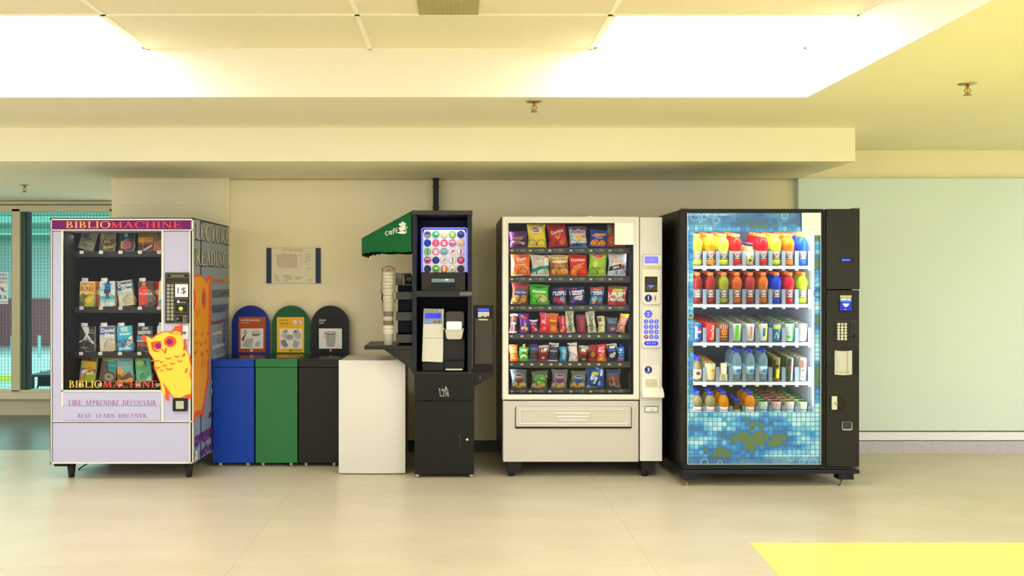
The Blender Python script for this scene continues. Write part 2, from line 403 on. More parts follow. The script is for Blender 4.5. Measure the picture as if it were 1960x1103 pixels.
# lamps: (column, row) from the tray's wall edge; those out of view are added
lamps = {(4, 0), (7, 0), (1, 0), (4, 4), (7, 4), (1, 4), (4, 8), (7, 8), (1, 8), (4, 12), (7, 12)}
bars_ = MB(); gm = M('#F8F3E2', .5)
for i in range(len(gx)): bars_.box(gx[i] - .012, gx[i] + .012, YN, YT, ZT - .004, ZT + .012, gm)
nr = 14
for r in range(nr + 1): bars_.box(gx[0], XT, YT - ROW * r - .012, YT - ROW * r + .012, ZT - .004, ZT + .012, gm)
struct(bars_, 'ceiling_grid')
vent_cell = (6, 1)
tm = MB()
for i in range(len(gx) - 1):
    for r in range(nr):
        a, b2 = gx[i] + .012, gx[i + 1] - .012; y1, y0 = YT - ROW * r - .012, YT - ROW * (r + 1) + .012
        if (i, r) in lamps:
            t = thing('ceiling_light', {(4, 0): 'glowing flat ceiling lamp panel over the bookvending cabinet, set against the tray wall', (7, 0): 'glowing flat ceiling lamp panel above the snack and drinks machines'}.get((i, r), 'added flat lamp panel, out of view in the tiled ceiling tray'), 'light', ((a + b2) / 2, (y0 + y1) / 2, ZT), 'ceiling lamps in the tiled tray')
            MB().box(a, b2, y0, y1, ZT + .004, ZT + .012, lightm).build('diffuser', t)
            f = MB(); fm = M('#F4F0E2', .4)
            f.box(a, b2, y1 - .02, y1, ZT, ZT + .014, fm); f.box(a, b2, y0, y0 + .02, ZT, ZT + .014, fm); f.box(a, a + .02, y0, y1, ZT, ZT + .014, fm); f.box(b2 - .02, b2, y0, y1, ZT, ZT + .014, fm)
            f.build('frame', t)
        else: tm.box(a, b2, y0, y1, ZT, ZT + .014, tile_m)
struct(tm, 'ceiling_tiles')

# unseen flat lamps added on the plain ceiling to brighten the right wall
for lx, ly in ((6.4, 5.0), (3.7, 1.5), (6.4, 1.5), (3.7, -2), (6.4, -2)):
    t = thing('ceiling_light', 'added flat lamp, out of view on the plain ceiling past the tray', 'light', (lx, ly, ZC), 'added lamps on the plain ceiling')
    MB().box(lx - .58, lx + .58, ly - .28, ly + .28, ZC - .010, ZC - .002, lightm).build('diffuser', t)
    f = MB(); fm = M('#F4F0E2', .4)
    for q in ((-.6, .6, -.3, -.28), (-.6, .6, .28, .3), (-.6, -.58, -.28, .28), (.58, .6, -.28, .28)): f.box(lx + q[0], lx + q[1], ly + q[2], ly + q[3], ZC - .012, ZC - .0005, fm)
    f.build('frame', t)

# ventilation grille let into the second row of tiles
vy0, vx0, vx1 = YT - ROW, X(802, F * (ZT - CH) / 514), X(915, F * (ZT - CH) / 514)
vy = F * (ZT - CH) / 514
vt = thing('ceiling_vent', 'small square egg-crate ventilation grille in the tiled ceiling', 'vent', ((vx0 + vx1) / 2, vy, ZT - .012))
MB().box(vx0, vx1, vy - .3, vy, ZT - .005, ZT - .001, M('#C9C093', .8)).build('backing', vt)
g = MB(); vm = M('#C4BC8E', .5)
for k in range(15): xx = vx0 + (vx1 - vx0) * k / 14; g.box(xx - .0014, xx + .0014, vy - .3, vy, ZT - .012, ZT - .004, vm)
for k in range(15): yy = vy - .3 * k / 14; g.box(vx0, vx1, yy - .0014, yy + .0014, ZT - .012, ZT - .004, vm)
g.build('grille', vt)

# sprinklers
def sprinkler(px, py, z, label):
    s_ = F * (z - CH) / (VY - py); y = s_; x = X(px, y)
    t = thing('sprinkler', label, 'sprinkler', (x, y, z), 'ceiling sprinklers')
    MB().lathe([(.047, 0), (.045, -.004), (.02, -.011), (.016, -.011)], (x, y, z), M('#C9BE94', .3, 1)).build('escutcheon', t)
    b = MB(); br = M('#A8834A', .3, 1)
    b.cyl((x, y, z - .026), .008, .016, br); b.tube([(x - .008, y, z - .024), (x - .017, y, z - .038), (x - .004, y, z - .056)], .0026, br, 6)
    b.tube([(x + .008, y, z - .024), (x + .017, y, z - .038), (x + .004, y, z - .056)], .0026, br, 6); b.lathe([(.02, -.062), (.02, -.059), (.004, -.056)], (x, y, z), br, 12)
    b.build('body', t)
    MB().cyl((x, y, z - .054), .0022, .03, M('#D8402A', .2), n=8).build('bulb', t)
sprinkler(1022, 194, ZC, 'brass sprinkler head on the soffit just below the tray edge')
sprinkler(1852, 160, ZC, 'brass sprinkler head on the flat ceiling past the lamp tray')
sprinkler(47, 354, ZB, 'brass sprinkler head under the low ceiling by the rink window')

# ================================================================ rink window in the alcove
WY = 8.75
fm = M('#CFC5A6', .5)
sill = MB().pbox(-700, 214, 795, 753, WY - .02, WY + .12, fm)
struct(sill, 'wall_below_window')
struct(MB().pbox(-700, 214, 753.5, 765, WY - .10, WY + .05, M('#DDD3B4', .45)), 'trim_window_sill', bevel=.006)
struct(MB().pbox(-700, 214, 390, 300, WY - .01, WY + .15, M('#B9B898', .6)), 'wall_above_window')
wf = MB()
wf.pbox(-700, 214, 385.5, 391, WY - .05, WY + .1, fm); wf.pbox(-700, 214, 393, 405, WY - .03, WY + .1, fm); wf.pbox(-700, 214, 747, 754, WY - .03, WY + .1, fm)
for a, b2 in ((22, 38), (209.5, 240), (-180, -164), (-400, -384)): wf.pbox(a, b2, 400, 750, WY - .03, WY + .1, fm)
struct(wf, 'window_frame', bevel=.003)
st = MB(); dk = M('#3F6154', .5)
st.pbox(38, 49, 405, 749, WY - .005, WY + .11, dk); st.pbox(49, 51, 405, 749, WY, WY + .11, M('#0C1210', .4))
struct(st, 'trim_window_post')
gl = glass('#D6ECE9')
struct(MB().pbox(-164, 22, 405, 748, WY + .03, WY + .036, gl), 'window_1')
struct(MB().pbox(51, 209.5, 405, 748, WY + .03, WY + .036, gl), 'window_2')
# hall side wall of the alcove left of the pier
# poster stuck on the glass
ps = MB(rough=.5); py_ = WY + .02
ps.pbox(-55, 15.5, 521, 582, py_, py_ + .002, '#E9F0F2')
ps.decal(front(py_), [('T', 'RING', 3, 526, 20, 5, '#3E66B0'), ('T', 'RSON', 3, 533, 20, 6, '#2D55A8'), ('T', '6-2011', 3, 540, 21, 4.5, '#C5483E'),
    ('L', [(-8, 559), (-4, 549), (-2, 556), (2, 550), (4, 557), (6, 551), (7, 558), (12, 558)], 1.3, '#39424A'), ('T', 'MEE A', 1, 569, 24, 8, '#3E66B0'), ('R', -55, 577.5, 15.5, 578.6, '#5C79A8')], -1)
tag(ps.build('poster'), 'white poster with blue lettering taped on the rink window', 'poster')

# the rink beyond the glass
ext = M
struct(MB().box(-30, 2, 30, 30.2, .742, 2.62, M('#CBDCD6', .8, noise=.08, scale=.5)), 'wall_rink_upper')
struct(MB().box(-30, 2, 29.9, 30.2, -1.6, .742, M('#A8666C', .8, noise=.05, scale=.4)), 'wall_rink_lower')
rr = MB()
for k in range(11):
    y = 9.2 + k * 1.9; rr.box(-30, 2, y, y + 1.9, 2.62 - .0 + (k % 2) * .03, 2.7, M(('#6FA08C', '#9CC9B8', '#4F8774')[k % 3], .8))
struct(rr, 'ceiling_rink')
struct(MB().box(-30, -2.8, 9.0, 30, -.95, -.9, M('#D9EDF0', .3, noise=.03)), 'floor_rink')
bd = thing('rink_boards', 'white rink boards with a yellow kick strip seen through the window', 'rink boards', (-9, 14, -.9))
MB().box(-20, -3.4, 14, 14.1, -.9, .114, M('#DCEBEC', .5, noise=.03)).build('board_panel', bd)
MB().box(-20, X(27, 13.98), 13.97, 14, Z(729, 13.98), Z(720, 13.98), M('#E6DC3A', .5)).build('kick_strip', bd)
for px in (20.5, 72, 150):
    MB().box(X(px - 1.6, 14), X(px + 1.6, 14), 14.02, 14.08, .10, Z(643, 14), M('#9CCBD0', .4)).build('glass_post', bd)
MB().box(X(13, 14), X(18, 14), 14.3, 14.36, .0, Z(652, 14), M('#B03A44', .5)).build('goal_post_pad', bd)
nb = MB(); nm = M('#34484E', .8)
NY = 9.25
for k in range(36): px = -10 + k * 6.3; nb.pbox(px, px + .42, 398, 752, NY, NY + .003, nm)
for k in range(56): py2 = 400 + k * 6.3; nb.pbox(-12, 212, py2, py2 + .38, NY, NY + .003, nm)
tag(nb.build('safety_net'), 'fine dark safety netting hung between the hall window and the rink', 'net')
tb = thing('folding_table', 'black folding table with dark cloth by the rink boards', 'table', (X(100, 11), 11.3, -.62))
MB().box(X(53, 11), X(160, 11), 11, 11.7, Z(722, 11), Z(718, 11), M('#1B2526', .5)).build('table_top', tb)
MB().box(X(71, 11), X(160, 11), 11.02, 11.05, Z(740, 11), Z(722, 11), M('#182022', .8)).build('table_skirt', tb)
for px in (56, 150):
    for y in (11.05, 11.6): MB().box(X(px, 11), X(px, 11) + .03, y, y + .03, -.9, Z(722, 11), M('#20282A', .5)).build('leg', tb)
def fold_chair(px, Y, z0, label):
    x = X(px, Y); t = thing('folding_chair', label, 'chair', (x, Y, z0), 'folding chairs by the rink')
    k = M('#151B1E', .5)
    MB().box(x - .2, x + .2, Y, Y + .36, z0 + .43, z0 + .46, k).build('seat', t)
    MB().box(x - .19, x + .19, Y + .37, Y + .39, z0 + .66, z0 + .84, k).build('backrest', t)
    for sx in (-.2, .2):
        MB().tube([(x + sx, Y - .02, z0 - .0), (x + sx, Y + .38, z0 + .84)], .012, k).build('leg', t)
        MB().tube([(x + sx, Y + .4, z0), (x + sx, Y + .02, z0 + .45)], .012, k).build('leg', t)
fold_chair(81, 12.2, -.80, 'black folding chair standing behind the dark table')
fold_chair(62, 10.4, -.62 - .28, 'black folding chair half under the dark table')
area('rink_fill', (-8, 16, 2.5), (0, 0, 0), 12, 10, 620, (.95, 1, 1))  # area lights without fixtures, added so that the rink is lit
area('rink_fill', (-8, 25, 2.5), (0, 0, 0), 14, 5, 620, (.95, 1, 1))
area('rink_fill', (-5.4, 10.5, 2.5), (0, 0, 0), 3, 2, 60, (.9, 1, 1))
# ================================================================ book vending cabinet
BY = 5.88; BX0, BX1 = X(97, BY), X(370, BY); BZ0, BZ1 = Z(888, BY), Z(419, BY)
lav = M('#B6B6D0', .4, noise=.015, scale=2); trim = M('#E6DFCB', .35, .2); blk = M('#14130F', .8); side = M('#8A97AE', .4)
bm = thing('book_vending_machine', 'lavender book vending cabinet with purple header, orange owl and rows of paperbacks', 'vending machine', ((BX0 + BX1) / 2, 6.3, 0))
fy = front(BY)
BD = 6.05      # door thickness ends here
b = MB()   # hollow cabinet
b.box(BX0 + .004, BX0 + .03, BD + .012, 6.80, BZ0, BZ1 - .004, blk); b.box(BX1 - .02, BX1, BD + .012, 6.80, BZ0, BZ1 - .004, side)
b.box(BX0 + .03, BX1 - .02, 6.78, 6.80, BZ0, BZ1 - .004, blk); b.box(BX0 + .03, BX1 - .02, BD + .012, 6.78, BZ1 - .03, BZ1 - .004, blk); b.box(BX0 + .03, BX1 - .02, BD + .012, 6.78, BZ0, BZ0 + .03, blk)
b.box(BX0 + .03, BX1 - .02, BD, BD + .3, Z(700, BY) - .5, Z(700, BY) - .48, blk)
b.build('cabinet_body', bm)
# door: frame round the window
d = MB()
WL, WR, WT, WB_ = 120.5, 309, 443.5, 747
def fr(a, b_, c_, e, m, y0=BY, y1=BD): d.pbox(a, b_, c_, e, y0, y1, m)
d.box(BX0, X(120, BY), BY, BD, BZ0, BZ1, lav); d.box(X(WR, BY), BX1, BY, BD, BZ0, BZ1, lav)
d.box(X(120, BY), X(WR, BY), BY, BD, Z(WT, BY), BZ1, lav); d.box(X(120, BY), X(WR, BY), BY, BD, BZ0, Z(WB_, BY), lav)
d.build('door', bm)
MB().box(BX0 + .003, BX1 - .003, BD, BD + .012, BZ0 + .005, BZ1 - .004, M('#080808', .8)).box(BX0 + .003, BX0 + .02, BD, BD + .1, BZ0, BZ1, blk)
t = MB(); y = BY - .006
for a, b_, c_, e in ((97, 370, 419, 421.5), (97, 370, 439.5, 441.5), (97, 99, 419, 888), (362.5, 364.5, 441, 888), (368, 370, 419, 888), (97, 370, 806, 808), (97, 370, 885.5, 888), (117.5, 120.5, 441, 806), (309, 312.5, 441, 806), (117.5, 312.5, 747, 750)):
    t.pbox(a, b_, c_, e, y, BY, trim)
for a, b_, c_, e in ((96, 371, 441.8, 443), (99, 362, 808.2, 809.4), (99.3, 100.2, 443, 886), (365, 367.6, 441, 888), (95.8, 97, 419, 890)): t.pbox(a, b_, c_, e, BY - .003, BY, M('#3A3026', .5))
t.build('trim_strips', bm)
tf = MB().prism([(BX0 - .004, BZ1 - .0), (BX0 - .004, BZ1 + .006), (BX1 + .002, BZ1 + .006), (BX1 + .002, BZ1)], BY - .004, 6.8, M('#25231E', .5)); tf.build('top_cover', bm)
h = MB(); h.pbox(99.3, 365.5, 421.5, 439.5, BY - .004, BY, '#6E1663')
h.decal(front(BY - .004), [('S', 'BIBLIO', 168.5, 430.3, 85, 13.5, '#F7B744'), ('S', 'MACHINE', 279.5, 430.3, 134, 13, '#F4503C')], -1)
h.build('header_sign', bm)
ln = MB()
for q_ in ((119.9, 121.2, WT, WB_), (308.2, 309.1, WT, WB_), (120, 309, WT - .5, WT + .7), (120, 309, WB_ - .7, WB_ + .3)): ln.box(X(q_[0], BY), X(q_[1], BY), BY + .008, BD - .001, Z(q_[3], BY), Z(q_[2], BY), blk)
ln.build('door_liner', bm)
MB().pbox(WL, WR, WT, WB_, BY + .004, BY + .007, glass()).build('window_glass', bm)
l = MB(rough=.4); l.decal(front(BY + .003), [('S', 'BIBLIO', 163.5, 735.5, 63, 14, '#F7C84A'), ('S', 'MACHINE', 249, 735.5, 104, 13.6, '#F4553E')], -1, 0, 0)
l.build('window_lettering', bm)
# delivery flap
f = MB(); f.pbox(120.5, 309, 751, 806, BY - .004, BY, lav); f.build('flap_surround', bm)
f = MB(); f.pbox(118, 306.5, 778, 804.5, BY - .012, BY - .004, lav); f.pbox(118, 306.5, 777.3, 778.4, BY - .005, BY - .0035, '#6A6878')
f.build('delivery_flap', bm, bevel=.002)
for y_, wz, h_, ws in ((BY - .004, 771.4, 10, (('LIRE', 131.5, 156), ('APPRENDRE', 163, 228), ('DÉCOUVRIR', 235, 299.5))), (BY - .012, 796.2, 8.2, (('READ', 149, 174), ('LEARN', 184, 220), ('DISCOVER', 227, 281)))):
    for wd_, a, b_ in ws: MB().decal(front(y_), [('S', wd_, (a + b_) / 2, wz - (1.2 if 'É' in wd_ else 0), b_ - a, h_ * (1.26 if 'É' in wd_ else 1), '#93307F')], -1).build('printed_word', bm)
# selection panel
P0 = BY - .012
s = MB(rough=.4); s.prr(316, 362.3, 522, 619, 1.5, P0, BY, '#2B2A20')
s.decal(front(P0), [('R', 319, 524.5, 360.5, 531.5, '#8C8A70', 1), ('R', 319.6, 525, 360, 531, '#14130E', 1), ('R', 326, 526.3, 353, 530.3, '#55603A', 1), ('T', '********', 340, 528.5, 24, 2.4, '#9DB070'),
    ('R', 318, 541, 333, 618, '#5E5A45', 1), ('R', 318.5, 541.6, 332.5, 617.4, '#2B2A20', 1), ('R', 334.8, 541.5, 360, 572.5, '#6A5C40', 1), ('R', 335.6, 544.5, 359.8, 568.5, '#F1EEE6', 1), ('R', 335.6, 568.5, 359.8, 571, '#26345E', 1),
    ('T', '1$', 348.2, 557, 16.5, 13.5, '#2B2822', 0, 0), ('E', 341.5, 577.5, 2.4, 2.6, '#E9E6DD'), ('T', 'mastervend', 350, 578.6, 11, 1.8, '#D8D4C4'),
    ('R', 334.8, 582, 360, 598.5, '#6A664E', 1), ('R', 335.4, 582.7, 359.4, 597.8, '#24231A', 1), ('R', 342.5, 596, 351.5, 597.3, '#B42B2A', 1),
    ('R', 334.8, 604, 360, 617.5, '#8A8468', 1), ('R', 335.4, 604.7, 359.4, 616.8, '#1A1913', 1), ('R', 350.5, 604.5, 357, 617, '#8A6F58', 1), ('R', 352.8, 606, 354.6, 615.5, '#3A2A22', 1)], -1)
sp = s.build('selection_panel', bm)
k = MB().lathe([(0, .006), (.014, .005), (.015, 0)], (X(346.5, P0), P0, Z(591, P0)), M('#B9D03C', .3, emit=.15), 16, 'y'); k.build('coin_return_button', bm)
MB().lathe([(.0, .016), (.012, .015), (.015, 0)], (X(341, P0), P0, Z(610.5, P0)), M('#6E6A5A', .3, 1), 16, 'y').build('lock', bm)
for r in range(10):
    for c_ in range(2):
        px, pz = 322 + c_ * 7.2, 547 + r * 7.1
        q = MB(rough=.3); q.prr(px - 2.5, px + 2.5, pz - 2.6, pz + 2.6, 1, P0 - .005, P0, '#B9B49A'); q.decal(front(P0 - .005), [('T', 'ABCDEFGHIJ'[r] if c_ == 0 else '1234567890'[r], px, pz, 2.4, 3.4, '#4A4638')], -1)
        q.build('selection_button', sp)
# handle plate and lock
q = MB(); q.prr(349.5, 361, 624, 649.5, 1, BY - .015, BY, M('#CFCDC8', .35, .5)); q.build('lock_plate', bm, bevel=.002)
MB().lathe([(0, .02), (.008, .02), (.010, 0)], (X(353, BY - .015), BY - .015, Z(637, BY)), M('#77726A', .3, 1), 14, 'y').build('lock_barrel', bm)
q = MB(); q.prr(330.5, 357.8, 763, 787.5, 2, BY - .016, BY, '#22211C'); q.prr(336.5, 351.5, 768, 783, 1, BY - .018, BY - .016, '#B9B59A'); q.build('coin_cup', bm)
# owl printed on the door
def oc(pts): return [(270 + p[0] / 7.354, 620 + p[1] / 7.354) for p in pts]
R_, Y_, U_ = '#F9532A', '#FCC945', '#8E1C66'
owl = [('P', oc([(5, 215), (0, 185), (20, 160), (60, 162), (150, 198), (210, 150), (290, 112), (370, 103), (425, 110), (480, 32), (545, 30), (550, 5), (580, 8), (572, 130), (600, 210), (620, 240), (645, 320), (625, 398), (680, 420), (700, 480), (708, 600), (718, 700), (716, 800), (712, 900), (705, 1050), (665, 1062), (610, 1020), (575, 1045), (450, 1047), (380, 955), (398, 1085), (360, 1080), (275, 920), (262, 820), (175, 610), (185, 535), (135, 528), (140, 512), (172, 498), (110, 410), (80, 270), (20, 238)]), R_),
    ('P', oc([(78, 232), (72, 180), (155, 215), (222, 165), (300, 125), (380, 116), (430, 142), (440, 122), (500, 100), (545, 118), (565, 142), (580, 170), (597, 225), (600, 300), (590, 375), (615, 368), (675, 440), (680, 520), (702, 600), (690, 700), (706, 800), (700, 990), (630, 1000), (590, 1025), (560, 1040), (465, 1040), (380, 930), (318, 835), (342, 940), (340, 1030), (290, 940), (275, 830), (190, 580), (185, 510), (120, 400), (92, 270)]), Y_),
    ('P', oc([(138, 258), (280, 238), (290, 300), (278, 372), (225, 402), (180, 385), (148, 340)]), R_), ('P', oc([(175, 345), (230, 385), (275, 368), (278, 352), (220, 365), (185, 340)]), Y_),
    ('E', 270 + 410 / 7.354, 620 + 250 / 7.354, 12, 10.6, R_), ('A', 270 + 345 / 7.354, 620 + 265 / 7.354, 3.2, 8, -80, 80, .9, Y_),
    ('E', 270 + 243 / 7.354, 620 + 312 / 7.354, 5.7, 5.7, U_), ('E', 270 + 403 / 7.354, 620 + 254 / 7.354, 6.1, 5.9, U_),
    ('P', oc([(345, 335), (370, 345), (340, 428), (283, 352), (300, 352), (333, 395)]), R_),
    ('L', oc([(430, 142), (520, 138), (575, 160)]), .9, R_), ('L', oc([(690, 700), (712, 800)]), 2, R_), ('L', oc([(318, 840), (375, 960)]), 1.6, R_), ('P', oc([(640, 1000), (700, 985), (665, 1050)]), R_), ('P', oc([(572, 458), (612, 402), (628, 440), (600, 462)]), R_), ('P', oc([(615, 690), (640, 620), (655, 630), (645, 680)]), R_)]
for cx, cy, rx, ry in ((210, 505, 48, 20), (385, 470, 42, 22), (505, 445, 35, 20), (232, 595, 38, 26), (335, 570, 28, 20), (445, 540, 36, 24), (550, 508, 34, 24), (400, 615, 46, 28), (290, 520, 25, 18), (298, 640, 18, 20)):
    owl.append(('A', 270 + cx / 7.354, 620 + cy / 7.354, rx / 7.354, ry / 7.354, 0, 180, 2.2, R_))
ow = MB(rough=.4); ow.decal(front(BY - .007), owl, -1, .0004, .00025); ow.build('owl_graphic', bm)
# --- printed side: measured on the side plane, u = distance along the cabinet, v = height
def sd(px, py):
    s_ = (VX - px) / -BX1; return (F / s_, CH + (VY - py) / s_)
def sp_(pts): return [sd(*p) for p in pts]
sidef = lambda u, v, l: (BX1 + l, u, v)
dsd = MB(); dsd.box(BX1 - .003, BX1 + .001, BY + .003, BD - .008, BZ0 + .004, BZ1 - .003, M('#8D9AB2', .4)); dsd.box(BX1 - .002, BX1 + .0006, BD - .008, BD + .016, BZ0, BZ1 - .003, blk)
dsd.build('door_edge', bm)
sg = MB(rough=.45); O1, O2 = '#EFA12C', '#EE5A2A'
def st_(s_, px0, px1, pyc, h, c_, kind='T', skew=0, rot=0):
    u0, u1 = sd(px0, pyc)[0], sd(px1, pyc)[0]; v = sd((px0 + px1) / 2, pyc)[1]
    return (kind, s_, (u0 + u1) / 2, v, (u1 - u0) if not rot else h / 260, (h / 262) if not rot else (u1 - u0), c_, rot)
els = [('P', sp_([(369.8, 529), (374, 526), (381, 525), (388, 528), (394, 537), (399, 527), (407, 527), (405, 540), (403, 548), (404, 575), (403, 610), (402, 640), (403, 665), (400, 690), (400, 725), (396, 750), (391, 775), (390, 800), (383, 792), (381, 803), (377, 795), (370, 812)]), O2),
    ('P', sp_([(369.8, 532), (376, 529), (384, 530), (390, 534), (395, 543), (400, 535), (402, 533), (399, 545), (399, 600), (399, 640), (400, 670), (397, 700), (396, 725), (392, 750), (388, 775), (384, 786), (379, 785), (374, 788), (370, 797)]), O1),
    ('E', sd(390, 572)[0], sd(390, 572)[1], .055, .078, O2), ('E', sd(389, 572)[0], sd(389, 572)[1], .026, .045, '#9C5550'), ('P', sp_([(369.8, 552), (373, 556), (375, 575), (372, 592), (369.8, 596)]), O2),
    ('L', sp_([(374, 592), (377, 608), (381, 590)]), .012, O2)]
for i, (px, py) in enumerate([(374, 632), (386, 634), (397, 632), (375, 650), (384, 652), (393, 650), (374, 668), (386, 672), (396, 666)]):
    u, v = sd(px, py); els.append(('A', u, v, .028, .030, 180, 360, .016, O2))
for px in (384, 389, 394): els.append(('L', sp_([(px + 3, 690), (px, 702)]), .012, O2))
els += [st_('LECTURE', 373, 437.5, 450, 31, '#5E534C', 'S'), st_('LECTURE', 373.6, 437, 448.5, 29, '#DCD6B8', 'S'), st_('READING', 373, 434.5, 496, 32, '#5E534C', 'S'), st_('READING', 373.6, 434, 494.5, 30, '#DCD6B8', 'S'),
    st_('jeunes', 409, 427, 538, 12, '#F25E3A'), st_('ados', 428, 438, 537, 11, '#F0A43A'), st_('BIOGRAPHIE', 406, 438, 562, 16, '#4E5670', 'T'), st_('BIOGRAPHY', 405.5, 437, 590, 16, '#3A4482', 'T'),
    st_('humour', 404, 424, 616, 9, '#8F2C5C'), st_('comedy', 405, 423, 638, 10, '#F0EEEA'), st_('science-', 405, 429, 661, 10, '#E8ECF4'), st_('fiction', 406, 426, 681, 9, '#C9D2E6'),
    st_('ado', 398, 412, 790, 15, '#6A1468'), st_('MYSTÈRE', 402, 432, 725, 14, '#DDE4F0'), st_('MYSTERY', 402, 432, 744, 14, '#DDE4F0'), st_('aventure', 371.5, 425, 828, 26, '#7A2A8C'), st_('adventure', 382, 430, 850, 20, '#6A2E92'),
    ('T', 'STORY', sd(427.5, 640)[0], sd(427.5, 640)[1], .25, .055, '#4A5286', -90), ('T', 'HISTOIRE', sd(434, 640)[0], sd(434, 640)[1], .33, .045, '#5C648C', -90)]
u, v = sd(372, 873); els += [('R', u - .02, v - .03, u + .045, v + .03, '#DCE4DC', 1), ('E', u + .0, v + .008, .012, .012, '#7A9A3C'), ('E', u + .02, v - .008, .013, .013, '#D8C83C')]
sg.decal(sidef, els, 1, .0012, .0002); sg.build('side_graphics', bm)
for px in (137, 362):
    lg = MB(); x = X(px, 5.98); lg.lathe([(.018, 0), (.02, .004), (.032, BZ0)], (x, 5.98, 0), M('#22201A', .5), 12); lg.build('leg', bm)
    lg = MB(); lg.lathe([(.018, 0), (.02, .004), (.032, BZ0)], (x, 6.68, 0), M('#22201A', .5), 12); lg.build('leg', bm)
MB().box(BX0 - .004, BX0 + .09, 5.93, 5.98, BZ0 - .03, BZ0, M('#2A2318', .6)).build('corner_bracket', bm, bevel=.006)
cord = [(X(150, 6.2), 6.2, .004), (X(165, 6.3), 6.3, .02), (X(185, 6.4), 6.4, .035), (X(210, 6.5), 6.5, .03), (X(240, 6.6), 6.6, .01), (X(300, 6.7), 6.7, .006)]
MB().tube(cord, .005, M('#15130E', .5)).build('power_cord', bm)
# shelves, coils, price tags
SHY = [481.5, 588.5, 675.5, 735.5]; dark = M('#1D1B16', .5)
bk_y = BY + .24
spiral = M('#B8B7A2', .25, 1)
XL = [(163, 204, 241, 279, 309), (166, 206, 243, 280, 317), (166, 206, 240, 277, 313), (166, 204, 240, 276, 311)]
coil_me = None
for r in range(4):
    z = Z(SHY[r], bk_y - .06) - .002; sh = MB()
    sh.box(X(122, bk_y), X(330, bk_y), bk_y - .05, 6.75, z - .02, z, dark); sh.box(X(122, bk_y), X(330, bk_y), bk_y - .065, bk_y - .05, z - .036, z + .004, M('#29261F', .4))
    so = sh.build('shelf', bm)
    for k_ in range(5):
        tx = (156, 193, 230.5, 267.5, 304)[k_] + (0, 0, -1, -2)[r]
        q = MB(rough=.4); ty = bk_y - .067; q.pbox(tx - 3.6, tx + 3.6, SHY[r] - 1.4, SHY[r] + 4.4, ty, ty + .002, '#E9E8E4'); q.decal(front(ty), [('T', 'ABDF'[r] + str(k_ * 2 + 1), tx, SHY[r] + 1.4, 4.2, 2.8, '#6E6A60')], -1); q.build('price_tag', so)
        cx, cz = XL[r][k_] + 5, SHY[r] - 11
        if k_ == 4 and r: continue
        x, zz = X(cx, bk_y - .04), z + .048; pts = []
        for i in range(0, 61): a = 2 * PI * i / 20 + 1.2; pts.append((.043 * math.cos(a), 0, .043 * math.sin(a)))
        pts = [(x + p[0], bk_y - .044 + i * .0009, zz + p[2]) for i, p in enumerate(pts[:28])]
        MB().tube(pts, .0017, spiral, 5).build('coil', so)
area('cabinet_lamp', ((BX0 + BX1) / 2 - .15, BY + .15, BZ1 - .11), (-.5, 0, 0), .7, .03, .7, (1, .97, .85))

